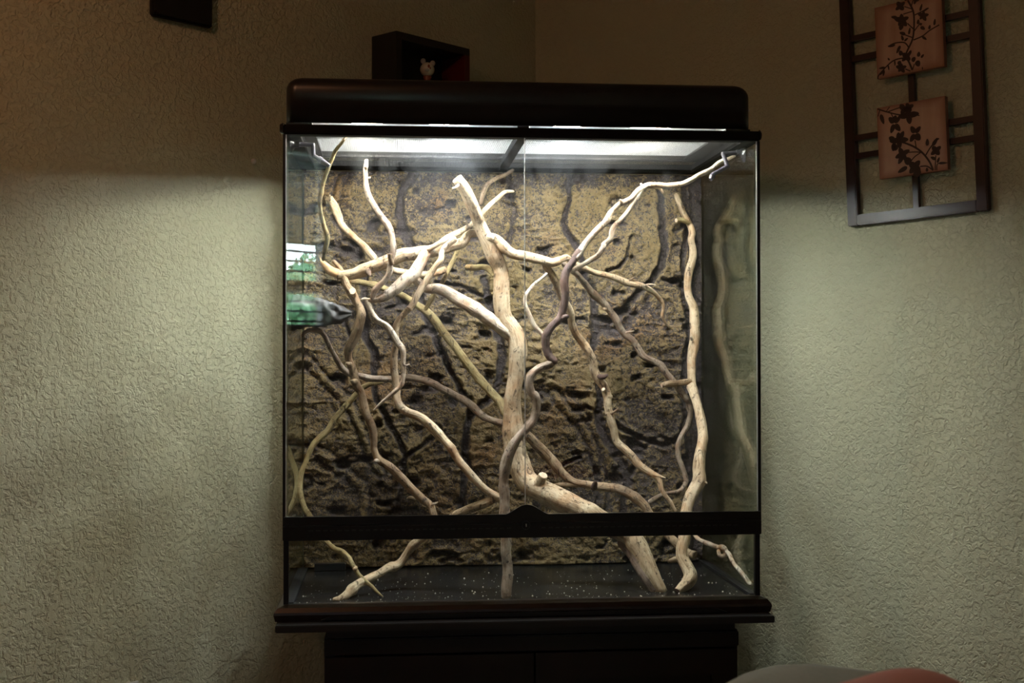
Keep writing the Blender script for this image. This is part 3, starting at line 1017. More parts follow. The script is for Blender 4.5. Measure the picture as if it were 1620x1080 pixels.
# the thick central trunk with its limbs
tr = branch('thickest pale driftwood trunk, sawn top left of centre, bending right down to the floor', [
    ('trunk', 'A 1178 645 70 .15; A 1230 720 80 .16; A 1290 840 85 .18; A 1340 960 90 .20; C 1385 90 95 .21; C 1435 210 92 .22; C 1440 380 88 .22; C 1450 490 92 .22; C 1505 590 100 .22; C 1530 700 110 .22; C 1522 850 110 .22; E 1515 80 115 .22; E 1515 250 122 .22; F 70 420 125 .22; F 85 520 130 .22; F 125 640 145 .21; F 240 715 145 .19; F 400 790 148 .17; F 520 850 150 .16; H 640 130 145 .14; H 710 210 130 .125; H 768 300 122 .108; H 815 385 116 .092; H 868 470 96 .078; H 895 500 70 .074', W1, dict(cap0='cut', cap1='cut', cut_mat=M_RAW)),
    ('barked_foot', 'H 650 170 100 .145; H 715 265 92 .125; H 765 350 104 .108; H 805 425 112 .09; H 838 485 96 .080', WB, dict(rough=1.5, cap1='cut', cut_mat=M_RAW)),
    ('limb', 'A 1330 1010 40 .235; A 1265 1015 60 .225; C 1180 20 68 .22; C 1080 50 76 .215; C 990 75 84 .21; C 880 88 84 .205; C 790 92 84 .20; C 700 130 84 .20; C 600 165 82 .20; C 500 200 78 .20; C 420 215 70 .20; C 380 215 62 .20', W1, dict(cap1='cut', cut_mat=M_RAW)),
    ('torn_end', 'C 400 215 60 .20; C 350 200 62 .20; C 310 165 46 .198; C 285 135 24 .196; C 268 110 6 .195', plain('torn_orange_wood', (0.66, 0.42, 0.22), 0.8, var=0.3, scale=90, bmp=0.001), dict(rough=2.0)),
    ('limb', 'C 1350 -20 50 .20; C 1400 0 62 .20; C 1450 55 66 .20; C 1510 92 64 .20; C 1570 100 64 .20; D 150 108 62 .20; D 220 122 60 .205; D 300 142 56 .21; D 360 125 46 .215; D 395 112 40 .22; D 430 140 36 .23; D 500 178 38 .25; D 570 202 38 .27; D 640 220 38 .28; D 720 248 40 .30; D 800 275 38 .31; D 880 292 40 .32; D 950 335 36 .33; D 995 385 32 .34; D 1010 430 22 .345; D 1000 490 20 .35; D 1035 545 16 .36; D 1075 555 12 .365; D 1108 566 8 .37', W1),
    ('limb', 'C 850 225 52 .24; C 890 265 58 .235; C 940 305 58 .23; C 1010 308 72 .225; C 1080 338 76 .22; C 1150 385 76 .215; C 1230 428 74 .21; C 1310 475 74 .21; C 1390 535 74 .21; C 1450 580 76 .215; C 1500 625 70 .22', W2),
    ('stub', 'C 1208 176 40 .28; C 1250 174 42 .27; C 1310 170 40 .26; C 1355 185 44 .24; C 1390 215 44 .225', W4, CUT),
    ('stub', 'F 190 690 60 .185; F 222 640 66 .178; F 236 612 60 .172', W1, dict(cap1='cut', cut_mat=M_CUT)),
    ('twig', 'A 1200 690 20 .150; A 1178 712 16 .145; A 1160 718 10 .142', W2),
    ('twig', 'D 790 262 18 .308; D 812 245 15 .304; D 830 230 10 .30', W3),
    ('twig', 'D 880 290 16 .318; D 920 282 14 .312; D 958 286 9 .308', W2),
    ('knot', 'C 575 195 36 .186; C 582 212 30 .182; C 588 222 18 .180', WB),
])
branch('short dark twig high behind the central trunk, up against the rock wall', [
    ('stem', 'A 1545 600 22 .40; A 1500 630 26 .40; A 1440 655 28 .40; A 1385 690 30 .40; A 1360 740 30 .40; A 1340 810 28 .40', W3)])
branch('thin tan twig running from upper centre behind the trunk down left onto the big limb', [
    ('stem', 'A 1545 740 18 .27; A 1500 742 24 .27; A 1455 772 28 .27; A 1410 810 30 .27; A 1365 855 30 .265; A 1310 915 28 .25; A 1270 955 32 .22; A 1220 985 34 .20; A 1150 1020 38 .18; A 1090 1060 36 .17; C 1010 30 36 .168; C 960 62 30 .168', W1),
    ('twig', 'A 1262 965 20 .20; A 1250 945 15 .195; A 1236 932 10 .19', W2)])
branch('slim upright branch at upper left, its tip reaching the light beside the left nozzle', [
    ('stem', 'A 478 390 14 .045; A 450 425 22 .05; A 408 485 26 .06; A 390 530 24 .065; A 365 590 27 .07; A 335 665 28 .08; A 318 740 28 .085; A 308 810 28 .09; A 318 890 29 .10; A 335 960 30 .105; A 350 1020 30 .11; C 312 15 32 .12; C 303 60 32 .13; C 293 115 28 .15; C 290 130 10 .155', W4),
    ('twig', 'A 470 400 10 .045; A 462 408 9 .043; A 454 402 11 .04', W3)])
branch('tan branch with a sawn end leaning from upper left down behind the big limb', [
    ('stem', 'A 368 785 48 .30; A 400 835 52 .30; A 430 900 50 .295; A 450 955 46 .29; A 490 1000 44 .285; A 545 1050 44 .28; C 545 30 46 .275; C 590 85 48 .27; C 640 140 48 .27; C 690 180 46 .27; C 750 195 48 .27; C 800 208 48 .27; C 850 212 44 .275; C 920 222 42 .28; C 990 215 42 .28; C 1060 192 44 .28', W1, CUT),
    ('twig', 'A 372 800 22 .295; A 378 780 16 .29; A 374 762 9 .288', W1)])
branch('wavy grey-brown branch hanging from upper left across in front of the big limb', [
    ('stem', 'A 608 538 20 .15; A 606 570 26 .15; A 600 610 30 .15; A 602 680 33 .15; A 612 760 37 .148; A 650 830 38 .145; A 690 885 40 .143; A 735 945 40 .14; A 765 1005 40 .138; A 776 1060 38 .136; C 735 60 38 .134; C 722 130 38 .132; C 718 200 40 .13; C 690 250 38 .13; C 650 290 38 .13; C 618 325 36 .13; C 602 368 30 .13', W5),
    ('twig', 'A 610 650 14 .148; A 622 655 12 .145; A 630 652 13 .143', W2), ('twig', 'A 605 592 22 .142; A 600 582 16 .138', W3), ('stub', 'C 728 150 30 .124; C 716 110 30 .120; C 712 84 30 .118', W3, dict(cap1='cut', cut_mat=W6))])
branch('bleached white branch curving from the big limb down left, then a thin wavy tail', [
    ('stem', 'C 985 62 50 .19; C 950 90 68 .175; C 920 150 74 .165; C 880 205 76 .158; C 820 245 76 .15; C 770 290 74 .145; C 720 335 66 .142; C 670 370 52 .14; C 620 385 36 .138; C 585 385 28 .138; C 560 378 24 .136; C 538 384 22 .134', W2),
    ('tail', 'C 565 380 32 .137; C 582 420 36 .136; C 602 470 40 .134; C 640 515 42 .132; C 695 548 44 .13; C 735 600 42 .13; C 765 655 42 .13; C 795 700 36 .13; C 802 770 34 .13; C 806 840 32 .13; C 795 910 30 .13; C 750 965 26 .13; C 700 1010 22 .13; C 650 1050 18 .13; C 608 1086 8 .13', W2),
    ('twig', 'C 800 790 14 .128; C 818 800 12 .126; C 840 792 8 .124', W2)])
branch('long pinkish-tan branch falling left of the trunk to the lower centre', [
    ('stem', 'C 1120 -10 46 .175; C 1075 30 40 .17; C 1052 80 38 .165; C 1045 130 36 .16; C 1005 180 38 .16; C 968 240 40 .16; C 925 295 42 .16; C 890 350 42 .16; C 862 405 42 .16; C 825 455 38 .16; C 780 510 42 .165; C 755 570 46 .17; C 752 640 44 .175; C 748 720 42 .18; C 745 800 42 .18; C 752 890 46 .18; C 757 960 44 .175; E 755 110 42 .17; E 775 160 50 .165; E 830 205 54 .155; E 900 235 58 .15; E 970 290 58 .14; E 1030 355 56 .13; E 1090 425 58 .12; E 1145 505 52 .115; E 1200 570 50 .11; E 1260 640 50 .105; E 1330 705 52 .10; E 1400 755 54 .095; E 1455 790 50 .09', W1),
    ('stub', 'C 850 440 30 .158; C 838 430 18 .155; C 826 428 12 .153', W3)])
branch('thin yellow-tan straight twig slanting behind the long branches left of the trunk', [
    ('stem', 'C 1160 30 22 .30; C 1120 130 30 .30; C 1080 215 32 .30; C 1040 285 30 .305; C 1000 350 34 .31; C 970 395 32 .315; C 940 440 28 .32', W4)])
branch('long olive branch lying along the rock wall diagonally from left to the trunk base', [
    ('stem', 'C 440 258 26 .36; C 490 262 34 .36; C 560 275 40 .36; C 640 295 42 .36; C 700 315 42 .36; C 770 340 40 .36; C 830 370 38 .365; C 880 398 40 .365; C 940 440 46 .365; C 990 495 50 .365; C 1040 565 52 .365; C 1100 640 52 .365; C 1160 720 54 .365; C 1220 805 56 .36; C 1290 890 58 .355; C 1360 970 60 .35; C 1425 1045 58 .34; E 1440 200 50 .33; E 1475 250 34 .32', W4)])
branch('knotty brown branch winding down the left side to the lower band', [
    ('stem', 'C 358 138 28 .20; C 390 180 32 .20; C 415 230 40 .195; C 440 285 44 .19; C 475 330 52 .185; C 500 380 56 .18; C 525 440 56 .18; C 530 490 56 .18; C 510 560 58 .185; C 475 635 60 .19; C 445 700 54 .195; C 450 760 46 .20; C 478 820 50 .20; C 495 890 52 .20; C 515 950 52 .20; E 530 75 50 .20; E 550 160 50 .20; E 570 240 48 .20; E 598 310 48 .20; E 615 380 46 .20; E 622 450 46 .20; E 650 510 52 .20; E 710 560 56 .20; E 780 625 56 .20; E 850 695 54 .20; E 920 755 52 .20; E 980 800 50 .20; E 1000 860 50 .195', W3),
    ('stub', 'C 470 345 50 .175; C 474 322 46 .160', W1, dict(cap1='cut', cut_mat=M_CUT)), ('stub', 'C 500 905 34 .19; C 480 905 26 .183; C 468 900 14 .18', W1), ('stub', 'C 460 795 34 .19; C 440 790 24 .185', W1),
    ('stub', 'E 640 520 30 .195; E 620 520 22 .19', W2), ('twig', 'E 990 800 20 .193; E 1010 792 14 .188; E 1020 784 8 .186', W2)])
branch('pale log slanting up from the floor at lower left towards the centre upright', [
    ('stem', 'G 425 552 50 .045; G 460 530 54 .05; G 510 490 58 .065; G 560 450 60 .08; G 620 415 60 .10; G 690 380 60 .12; G 750 345 58 .135; G 800 328 52 .145; G 840 290 50 .15; G 885 225 52 .15; G 940 170 50 .145; E 1080 910 54 .135; E 1180 850 56 .12; E 1270 812 54 .11; E 1350 775 52 .10; E 1420 745 46 .095', W1, dict(cap0='cut', cut_mat=M_RAW)),
    ('stub', 'G 420 550 40 .04; G 400 548 26 .036', W3)])
branch('long twisting branch in front of the trunk, dark in its middle, reaching the top right', [
    ('stem', 'B 1385 512 16 .12; B 1340 528 24 .12; B 1290 548 28 .12; B 1235 590 30 .12; B 1180 620 32 .12; B 1110 668 32 .12; B 1050 692 32 .12; B 960 702 34 .12; B 890 696 32 .12; B 830 700 34 .12; B 770 735 34 .12; B 720 785 34 .12; B 650 825 34 .12; B 595 875 38 .115; B 560 930 38 .11; B 500 990 38 .105; B 450 1045 40 .10; D 500 35 42 .10; D 450 110 45 .095', W2),
    ('stem', 'D 475 75 44 .097; D 430 140 46 .093; D 390 200 48 .09; D 372 280 52 .09; D 378 360 54 .09; D 372 440 52 .09; D 350 500 52 .09; D 300 550 52 .088; D 262 610 54 .086; D 258 680 54 .085; D 275 735 52 .083; D 308 768 46 .08', W6),
    ('stem', 'D 315 765 40 .08; D 285 785 52 .08; D 220 815 54 .078; D 165 860 54 .075; D 150 920 54 .074; D 165 980 56 .073; F 185 110 58 .072; F 200 190 56 .07; F 180 265 56 .068; F 120 330 58 .066; F 60 405 62 .064; F 20 490 66 .062; F -5 570 68 .06; F -12 650 66 .058; F -5 740 66 .055; F -5 830 68 .052; G 1500 160 68 .05; G 1495 250 68 .045; G 1505 360 66 .04; G 1500 450 66 .035; G 1500 528 66 .030', W5),
    ('fork', 'B 810 705 26 .12; B 765 770 30 .12; B 730 820 30 .12; B 690 885 34 .12; B 640 940 36 .12; B 605 990 38 .12; B 590 1045 36 .12; B 545 1085 34 .118; D 630 40 34 .115; D 590 95 34 .112; D 530 135 32 .11; D 470 170 32 .105; D 425 200 28 .10', W2),
    ('twig', 'B 830 708 24 .12; B 870 712 20 .12; B 905 722 20 .12; B 925 745 16 .12', W1),
    ('fork', 'D 262 215 16 .14; D 215 258 20 .13; D 165 300 22 .12; D 132 345 22 .11; D 125 400 24 .105; D 145 460 26 .10; D 180 530 28 .095; D 215 580 26 .09; D 250 625 26 .087', W2),
    ('stub', 'B 660 820 22 .115; B 655 800 18 .112; B 652 795 14 .111', W3), ('stub', 'B 795 705 20 .118; B 785 690 14 .116', W2), ('stub', 'D 370 495 40 .085; D 398 488 24 .08', W6)])
branch('pale crooked branch with a torn spike, right of the trunk', [
    ('stem', 'D 240 135 34 .215; D 265 175 44 .22; D 300 220 46 .23; D 330 280 48 .24; D 352 340 48 .25; D 390 410 48 .26; D 415 470 50 .27; D 430 540 52 .28; D 455 600 52 .29; D 495 660 56 .30; D 530 720 60 .30; D 560 780 60 .305; D 572 835 58 .31; D 605 890 54 .31; D 635 940 52 .31; D 655 1010 50 .31; F 655 100 52 .31; F 648 170 48 .31; F 670 260 50 .31; F 695 330 52 .31; F 715 400 50 .31; F 765 450 54 .305; F 810 495 54 .30; F 850 545 50 .295; F 905 585 46 .29; F 945 612 42 .285; F 975 640 34 .28; F 995 690 28 .275; F 1025 735 26 .27; F 1060 780 26 .265; F 1090 840 20 .26', W1),
    ('spike', 'F 950 610 34 .283; F 985 622 26 .278; F 1022 630 10 .274', W1),
    ('twig', 'F 645 225 20 .305; F 680 215 18 .30; F 705 200 14 .296; F 722 186 8 .293', W3), ('stub', 'D 600 870 34 .30; D 625 872 30 .293; D 646 862 16 .29', W6), ('stub', 'F 632 75 26 .30; F 624 64 24 .294', W2, dict(cap1='cut', cut_mat=M_CUT))])
branch('thin wavy grey-tan branch sweeping from the right limb to the right-hand upright', [
    ('stem', 'D 365 145 34 .215; D 410 185 36 .23; D 455 215 40 .25; D 500 268 42 .27; D 545 320 44 .29; D 600 375 44 .31; D 650 430 46 .32; D 695 490 46 .33; D 725 550 46 .335; D 760 600 44 .34; D 810 635 46 .34; D 850 695 46 .345; D 885 745 46 .345; D 940 772 42 .35; D 1000 805 42 .35; D 1035 855 42 .35; D 1080 905 42 .352; D 1120 960 42 .355; D 1160 1020 38 .36; F 1168 150 38 .365; F 1180 220 36 .365; F 1168 290 36 .37; F 1130 360 34 .37; F 1108 430 32 .372; F 1108 500 32 .372; F 1135 570 32 .37; F 1150 625 34 .365; F 1152 670 32 .36; F 1110 720 24 .35; F 1050 730 20 .345; F 980 745 24 .335; F 925 778 34 .325', W5),
    ('stub', 'D 635 435 24 .315; D 625 440 16 .31', W3), ('twig', 'D 770 590 12 .335; D 795 582 10 .332; D 822 578 6 .33', W2)])
branch('tall smooth tan upright branch at the far right, beside the right glass', [
    ('stem', 'B 1018 772 30 .40; B 1040 820 36 .40; B 1065 880 38 .405; B 1100 945 44 .41; B 1115 1000 48 .41; D 1188 -10 46 .41; D 1195 60 46 .41; D 1190 130 46 .41; D 1170 200 48 .41; D 1165 280 48 .41; D 1175 360 50 .408; D 1205 430 52 .405; D 1215 510 54 .40; D 1218 600 56 .395; D 1208 690 56 .39; D 1195 770 56 .38; D 1190 850 56 .37; D 1192 940 56 .35; F 1195 60 58 .33; F 1218 140 60 .31; F 1242 230 62 .29; F 1262 320 66 .27; F 1262 400 70 .25; F 1245 480 74 .24; F 1235 560 76 .225; F 1240 640 88 .21; F 1205 695 78 .20; F 1170 760 74 .18; F 1155 840 74 .165; F 1150 920 74 .15; H 1025 150 74 .14; H 1012 220 74 .125; H 1018 280 76 .115; H 1045 340 78 .10; H 1062 390 80 .088; H 1045 435 76 .075; H 1010 465 66 .068; H 978 490 50 .062', W1, dict(cap1='cut', cut_mat=W6)),
    ('stub', 'B 1090 935 34 .405; B 1050 922 32 .395; B 1010 926 26 .385', W4, dict(cap1='cut', cut_mat=M_CUT)),
    ('stub', 'D 1175 905 40 .355; D 1110 915 42 .345; D 1050 920 42 .335; D 1000 930 28 .33', W3, dict(cap1='cut', cut_mat=M_CUT)),
    ('stub', 'D 1192 635 20 .38; D 1188 618 18 .376', W2), ('stub', 'F 1270 655 30 .20; F 1284 660 14 .196', W1)])
branch('brown forked branch arching right from behind the trunk low down to the right upright', [
    ('stem', 'F 140 360 58 .27; F 190 415 62 .28; F 250 470 64 .285; F 305 530 64 .29; F 350 590 60 .29; F 400 635 56 .285; F 450 660 50 .28; F 520 672 50 .275; F 580 682 56 .27; F 650 690 60 .265; F 720 700 62 .26; F 790 730 64 .25; F 850 775 64 .245; F 895 820 60 .24; F 925 870 56 .235; H 905 130 52 .23; H 950 170 50 .225; H 1000 215 48 .22; H 1050 245 50 .21; H 1090 258 56 .20', W3, dict(cap1='cut', cut_mat=W3)),
    ('fork', 'F 318 684 18 .285; F 360 675 34 .283; F 410 668 42 .282; F 460 668 46 .28', W3),
    ('stub', 'F 565 690 40 .258; F 572 668 34 .250; F 575 655 20 .246', W6),
    ('stub', 'H 1000 275 40 .21; H 960 292 38 .20; H 930 302 26 .195; H 922 296 12 .193', W3)])
branch('thin dark arching twig from under the black ledge running right to the trunk', [
    ('stem', 'C 155 612 18 .13; C 165 588 24 .135; C 205 568 28 .14; C 255 572 32 .15; C 295 600 34 .16; C 320 650 34 .18; C 342 710 34 .20; C 375 770 36 .215; C 415 820 38 .23; C 460 855 40 .24; C 520 862 40 .25; C 590 880 44 .26; C 660 888 44 .27; C 740 888 42 .28; C 820 882 42 .285; C 900 890 42 .29; C 970 912 46 .295; C 1050 950 46 .30; C 1130 990 46 .305; C 1200 1030 48 .31; E 1180 125 48 .31; E 1240 175 52 .305; E 1300 232 52 .30; E 1360 265 46 .29; E 1420 280 42 .28; E 1470 288 34 .265', W5)])
branch('long curved branch hugging the left glass, then crossing the lower-left floor in front', [
    ('stem', 'C 665 908 26 .30; C 610 918 30 .305; C 555 942 34 .31; C 500 985 36 .315; C 455 1035 36 .32; E 440 160 36 .32; E 400 205 36 .32; E 360 255 36 .318; E 320 325 38 .315; E 270 375 38 .31; E 225 425 38 .305; E 195 490 38 .30; E 165 560 36 .295; E 146 620 34 .29; E 138 690 36 .28; E 150 760 36 .27; E 172 820 36 .255; E 205 875 34 .235; G 300 110 32 .20; G 350 172 30 .17; G 400 218 32 .15; G 455 245 34 .135; G 495 285 32 .12; G 530 340 30 .105; G 560 385 26 .095; G 600 432 26 .085; G 645 468 24 .075; G 680 502 18 .068; G 712 528 10 .062', W4),
    ('stub', 'G 540 345 34 .098; G 532 352 26 .093', W1)])
kn = branch('thin pale twig tied in a knot, lying low at the right glass', [
    ('stem', 'H 1080 122 22 .30; H 1110 155 28 .29; H 1150 178 30 .27; H 1200 198 32 .24; H 1240 212 34 .22; H 1275 225 34 .20', W2),
    ('knot', 'H 1240 215 30 .215; H 1265 208 34 .205; H 1285 222 34 .20; H 1290 250 32 .198; H 1270 270 32 .196; H 1245 262 30 .20; H 1240 238 28 .208', W2),
    ('tail', 'H 1290 235 24 .19; H 1310 255 26 .175; H 1325 290 26 .16; H 1345 325 26 .14; H 1375 360 28 .115; H 1405 395 28 .09; H 1430 432 28 .065; H 1450 450 24 .05', W2),
    ('stub', 'H 1440 438 22 .058; H 1468 432 14 .05', W3)])
branch('short pale wood chip resting against the rock wall, lower left', [
    ('stem', 'E 826 760 10 .41; E 845 754 20 .405; E 862 758 20 .405; E 878 768 8 .41', W1)])

# ------------------------------------------------------------------ black feeding ledge on the left glass
lg = tag(empty('feeding_ledge', at(470, 495, 0.12)), 'black rock-shaped magnetic ledge held on the inside of the left glass', 'ledge')
c = [at(452, 474, .10), at(556, 495, .10)]
x0, x1 = -W + .0065, c[1].x
zc_ = at(500, 500, .10).z
bm = bmesh.new()
secs = []
nS, nA = 40, 30
for i in range(nS + 1):
    u = i / nS
    px = 452 + (556 - 452) * u
    x = x0 + (x1 - x0) * u
    topv = 467 + 3 * u + 22 * u ** 2.0
    botv = 519 - 10 * u - (10 * max(0, u - .8) / .2)
    if 0.55 < u < .95: botv -= 0
    zt_ = at(px, topv, .10).z; zb_ = at(px, botv, .10).z
    hw = 0.055 * (1 - u ** 3 * .75)
    ring = []
    for k in range(nA):
        a = 2 * math.pi * k / nA
        ny = 1 + .18 * (float(value_noise(np.array([u * 7 + 3]), np.array([k * .45 + 2]), 5)[0]) - .5) * 2.2 + .10 * (float(value_noise(np.array([u * 22 + 3]), np.array([k * 1.2 + 2]), 6)[0]) - .5)
        zz = (zt_ + zb_) / 2 + (zt_ - zb_) / 2 * max(-1, min(1, math.sin(a) * 1.15)) * ny
        ring.append(bm.verts.new((x, .115 + hw * math.cos(a) * ny, zz)))
    secs.append(ring)
for A_, B_ in zip(secs, secs[1:]):
    for k in range(nA):
        bm.faces.new((A_[k], A_[(k + 1) % nA], B_[(k + 1) % nA], B_[k]))
bm.faces.new(secs[0][::-1]); bm.faces.new(secs[-1])
bm_obj('ledge_body', bm, M_LEDGE, lg, True)
za, zb_ = at(446, 486, .1).z, at(446, 506, .1).z
zm = at(446, 496, .10).z
box('outer_magnet', (-W - .0065, .09, zm - .013), (-W + .0015, .14, zm + .013), M_BLACK, lg, bevel=.002)


# ------------------------------------------------------------------ misting nozzles on suction cups
def nozzle(label, cup, sgn, pts, Y_, rad=.0042):
    base = at(cup[0], cup[1], Y_)
    base.x = sgn * (W - .0062)
    t_ = tag(empty('misting_nozzle', base), label, 'nozzle', 'misting nozzles on the side glass')
    bm = bmesh.new()
    Mx = Matrix.Translation(base) @ Matrix.Rotation(-sgn * math.pi / 2, 4, 'Y')
    add_lathe(bm, [(.0195, .0005), (.019, .002), (.013, .005), (.007, .009), (.006, .014), (.0075, .016), (.005, .019)], Mx, 28)
    bm_obj('suction_cup', bm, M_SUCT, t_, True)
    P = [(base + Vector((-sgn * .017, 0, 0)), rad * 1.1)] + [(at(x, y, yy), rad * k) for x, y, yy, k in pts]
    V = []
    for a, b in zip(P, P[1:]):
        bm = bmesh.new()
        add_cyl(bm, a[0], b[0], a[1], b[1], 14)
        add_ball(bm, b[0], b[1] * 1.03, seg=12)
        bm_obj('arm', bm, M_NOZ, t_)
    a, b = P[-2][0], P[-1][0]
    d = (b - a).normalized()
    bm = bmesh.new()
    add_cyl(bm, a + (b - a) * .35, a + (b - a) * .55, rad * 1.5, rad * 1.5, 14)
    add_cyl(bm, a + (b - a) * .6, b + d * .004, rad * 1.35, rad * .9, 14)
    bm_obj('tip', bm, M_NOZ, t_)


nozzle('grey misting nozzle arm on a clear suction cup, upper left corner', (459, 228), -1, [(495, 229, .05, 1), (496, 246, .05, 1), (519, 261, .045, 1)], .05)
nozzle('grey misting nozzle arm on a clear suction cup, upper right corner', (1181, 242), 1, [(1144, 243, .07, 1), (1151, 263, .065, 1), (1129, 275, .055, 1), (1125, 282, .05, .7)], .07)

# ------------------------------------------------------------------ things on the walls
NL = DR.copy()    # the left wall's normal into the room
NR_ = DL.copy()   # the right wall's normal into the room
# shadow box on the left wall
p = on_plane(588, 62, K, NL)
pl_ = MLI @ p
# its front face lies a depth sd off the wall: find where the near edge at x = 627 is
def left_local(px, py, off):
    return MLI @ on_plane(px, py, K + NL * off, NL)
sd = 0.0
for i in range(400):
    sd = i * 0.0005
    if left_local(627, 48, sd).x >= pl_.x: break
fa, fb = left_local(627, 48, sd), left_local(743, 78, sd)
bx1, bx0 = fa.x, fb.x
bz1 = (fa.z + fb.z) / 2
side_ = bx1 - bx0
bz0 = bz1 - side_
tk = 0.018
sb = tag(empty('shadow_box', ML @ Vector(((bx0 + bx1) / 2, 0, bz0))), 'black-brown cube shelf hanging on the left wall above the hood', 'shelf')
box('top_board', (bx0, .001, bz1 - tk), (bx1, sd, bz1), M_SHBOX, sb, M=ML)
box('bottom_board', (bx0, .001, bz0), (bx1, sd, bz0 + tk), M_SHBOX, sb, M=ML)
box('side_board', (bx1 - tk, .001, bz0 + tk), (bx1, sd, bz1 - tk), M_SHBOX, sb, M=ML)
box('back_board', (bx0 + tk, .001, bz0 + tk), (bx1 - tk, .007, bz1 - tk), M_SHBOX, sb, M=ML)
tag(box('side_board', (bx0, .001, bz0 + tk), (bx0 + tk, sd, bz1 - tk), M_SHRED, sb, M=ML), 'reddish side of the box')
# figurine standing in the box
fg = left_local(676, 128, sd * .55)
fg = ML @ Vector((fg.x, sd * .55, bz0 + tk + .0005))
zf = lambda py: (on_plane(676, py, fg, Vector((0, 1, 0)))).z
px_ = (fg - CAM).dot(_F) / FPX
fi_ = tag(empty('figurine', fg), 'small round-eared cream ceramic figurine standing inside the cube shelf', 'figurine')
rt = Vector((_R.x, _R.y, 0)).normalized(); bkv = Vector((_F.x, _F.y, 0)).normalized()
MF = Matrix(((rt.x, bkv.x, 0, fg.x), (rt.y, bkv.y, 0, fg.y), (0, 0, 1, 0), (0, 0, 0, 1)))
def fz(py): return zf(py)
bm = bmesh.new()
z_ = fz(126)
add_lathe(bm, [(.016, fg.z), (.017, fg.z + .004), (.010, max(fg.z + .006, z_ - .004)), (.008, z_), (.012, z_ + .006), (.006, z_ + .012)], Matrix.Translation((fg.x, fg.y, 0)), 24)
bm_obj('pedestal', bm, M_CERAM2, fi_, True)
bm = bmesh.new(); hc = (MF @ Vector((0, 0, fz(110))))
add_ball(bm, hc, 11.5 * px_, (1, 1, .98), 24); bm_obj('head', bm, M_CERAM, fi_, True)
for ox, oy in ((-6.5, 96.5), (8.5, 100)):
    bm = bmesh.new(); q = MF @ Vector((ox * px_, .001, fz(oy))); 
    add_ball(bm, q, 4.6 * px_, (.9, .5, 1), 16); e_ = bm_obj('ear', bm, M_CERAM3, fi_, True)
bm = bmesh.new(); add_ball(bm, MF @ Vector((3 * px_, -10.8 * px_, fz(107))), 1.7 * px_, (1, .6, 1.6), 12); add_ball(bm, MF @ Vector((5.2 * px_, -10.2 * px_, fz(110))), 1.5 * px_, (1, .6, 1), 12); bm_obj('painted_face', bm, M_CERAM2, fi_, True)
bm = bmesh.new(); add_ball(bm, MF @ Vector((0 * px_, -10.5 * px_, fz(113))), 3.0 * px_, (1.3, .5, .8), 12); bm_obj('muzzle', bm, M_CERAM3, fi_, True)

# black speaker high on the left wall
q0, q1 = left_local(243, 23, .022), left_local(338, 44, .022)
sp = tag(empty('wall_speaker', ML @ Vector(((q0.x + q1.x) / 2, 0, q0.z))), 'flat black wall speaker high on the left wall, cut by the top edge', 'speaker')
box('cabinet_box', (q1.x, .004, q1.z), (q0.x, .018, q1.z + .26), M_SPEAK, sp, M=ML, bevel=.003)
box('grille', (q1.x + .004, .018, q1.z + .004), (q0.x - .004, .022, q1.z + .256), M_SPEAK, sp, M=ML, bevel=.004)

# screw in the left wall
q = left_local(397.5, 255.5, .001)
sw = tag(empty('wall_screw', ML @ Vector((q.x, 0, q.z))), 'small screw in the left wall beside the hood, its glint painted white', 'screw')
bm = bmesh.new(); a_ = ML @ Vector((q.x, -.002, q.z)); b_ = ML @ Vector((q.x, .010, q.z)); add_cyl(bm, a_, b_, .0022, .0022, 12); bm_obj('shank', bm, M_CHROME, sw)
bm = bmesh.new(); add_ball(bm, b_, .0065, (1, 1, 1), 14); bm_obj('screw_head', bm, M_PAPER, sw, True)  # white head colour stands in for the glint

# white plate at the bottom left
q = left_local(220, 1076.5, .006)
tag(box('wall_plate', (q.x, .0005, q.z - .115), (q.x + .075, .006, q.z), M_PAPER, M=ML, bevel=.001), 'white plate on the left wall, only its top corner showing at the bottom edge', 'plate')

# ---- lattice art on the right wall
MRt = frame_mat(K, DR, DL)           # local x along the right wall towards the camera, local y into the room
MRI = MRt.inverted()


def right_local(px, py, off=.022):
    return MRI @ on_plane(px, py, K + NR_ * off, NR_)


c_bl, c_br = right_local(1341, 358), right_local(1563, 332)
tilt = math.atan2(c_br.z - c_bl.z, c_br.x - c_bl.x)
wd = math.hypot(c_br.x - c_bl.x, c_br.z - c_bl.z)
MA = MRt @ Matrix.Translation((c_bl.x, 0, c_bl.z)) @ Matrix.Rotation(-tilt, 4, 'Y')
MAI = MA.inverted()


def art(px, py, off=.022):
    return MAI @ on_plane(px, py, K + NR_ * off, NR_)


ht = 1.02
sw_ = art(1349, 200).x - art(1333.5, 200).x
sr_ = sw_
rl = art(1341, 358).z
rh = abs(art(1400, 338).z - art(1400, 352.5).z)
pic = tag(empty('wall_lattice', mat=Matrix.Translation(MA @ Vector((wd / 2, 0, 0)))), 'tall dark wooden lattice frame with two flower panels, hung slightly tilted on the right wall', 'wall art')
box('stile', (0, .002, 0), (sw_, .022, ht), M_FRAMEW, pic, M=MA, bevel=.002)
box('stile', (wd - sw_, .002, 0), (wd, .022, ht), M_FRAMEW, pic, M=MA, bevel=.002)
box('rail', (sw_, .002, 0), (wd - sw_, .022, sw_), M_FRAMEW, pic, M=MA, bevel=.002)
box('rail', (sw_, .002, ht - sw_), (wd - sw_, .022, ht), M_FRAMEW, pic, M=MA, bevel=.002)
xv = art(1446.5, 310).x
box('muntin', (xv - .0065, .004, sw_), (xv + .0065, .016, ht - sw_), M_FRAMEW, pic, M=MA)
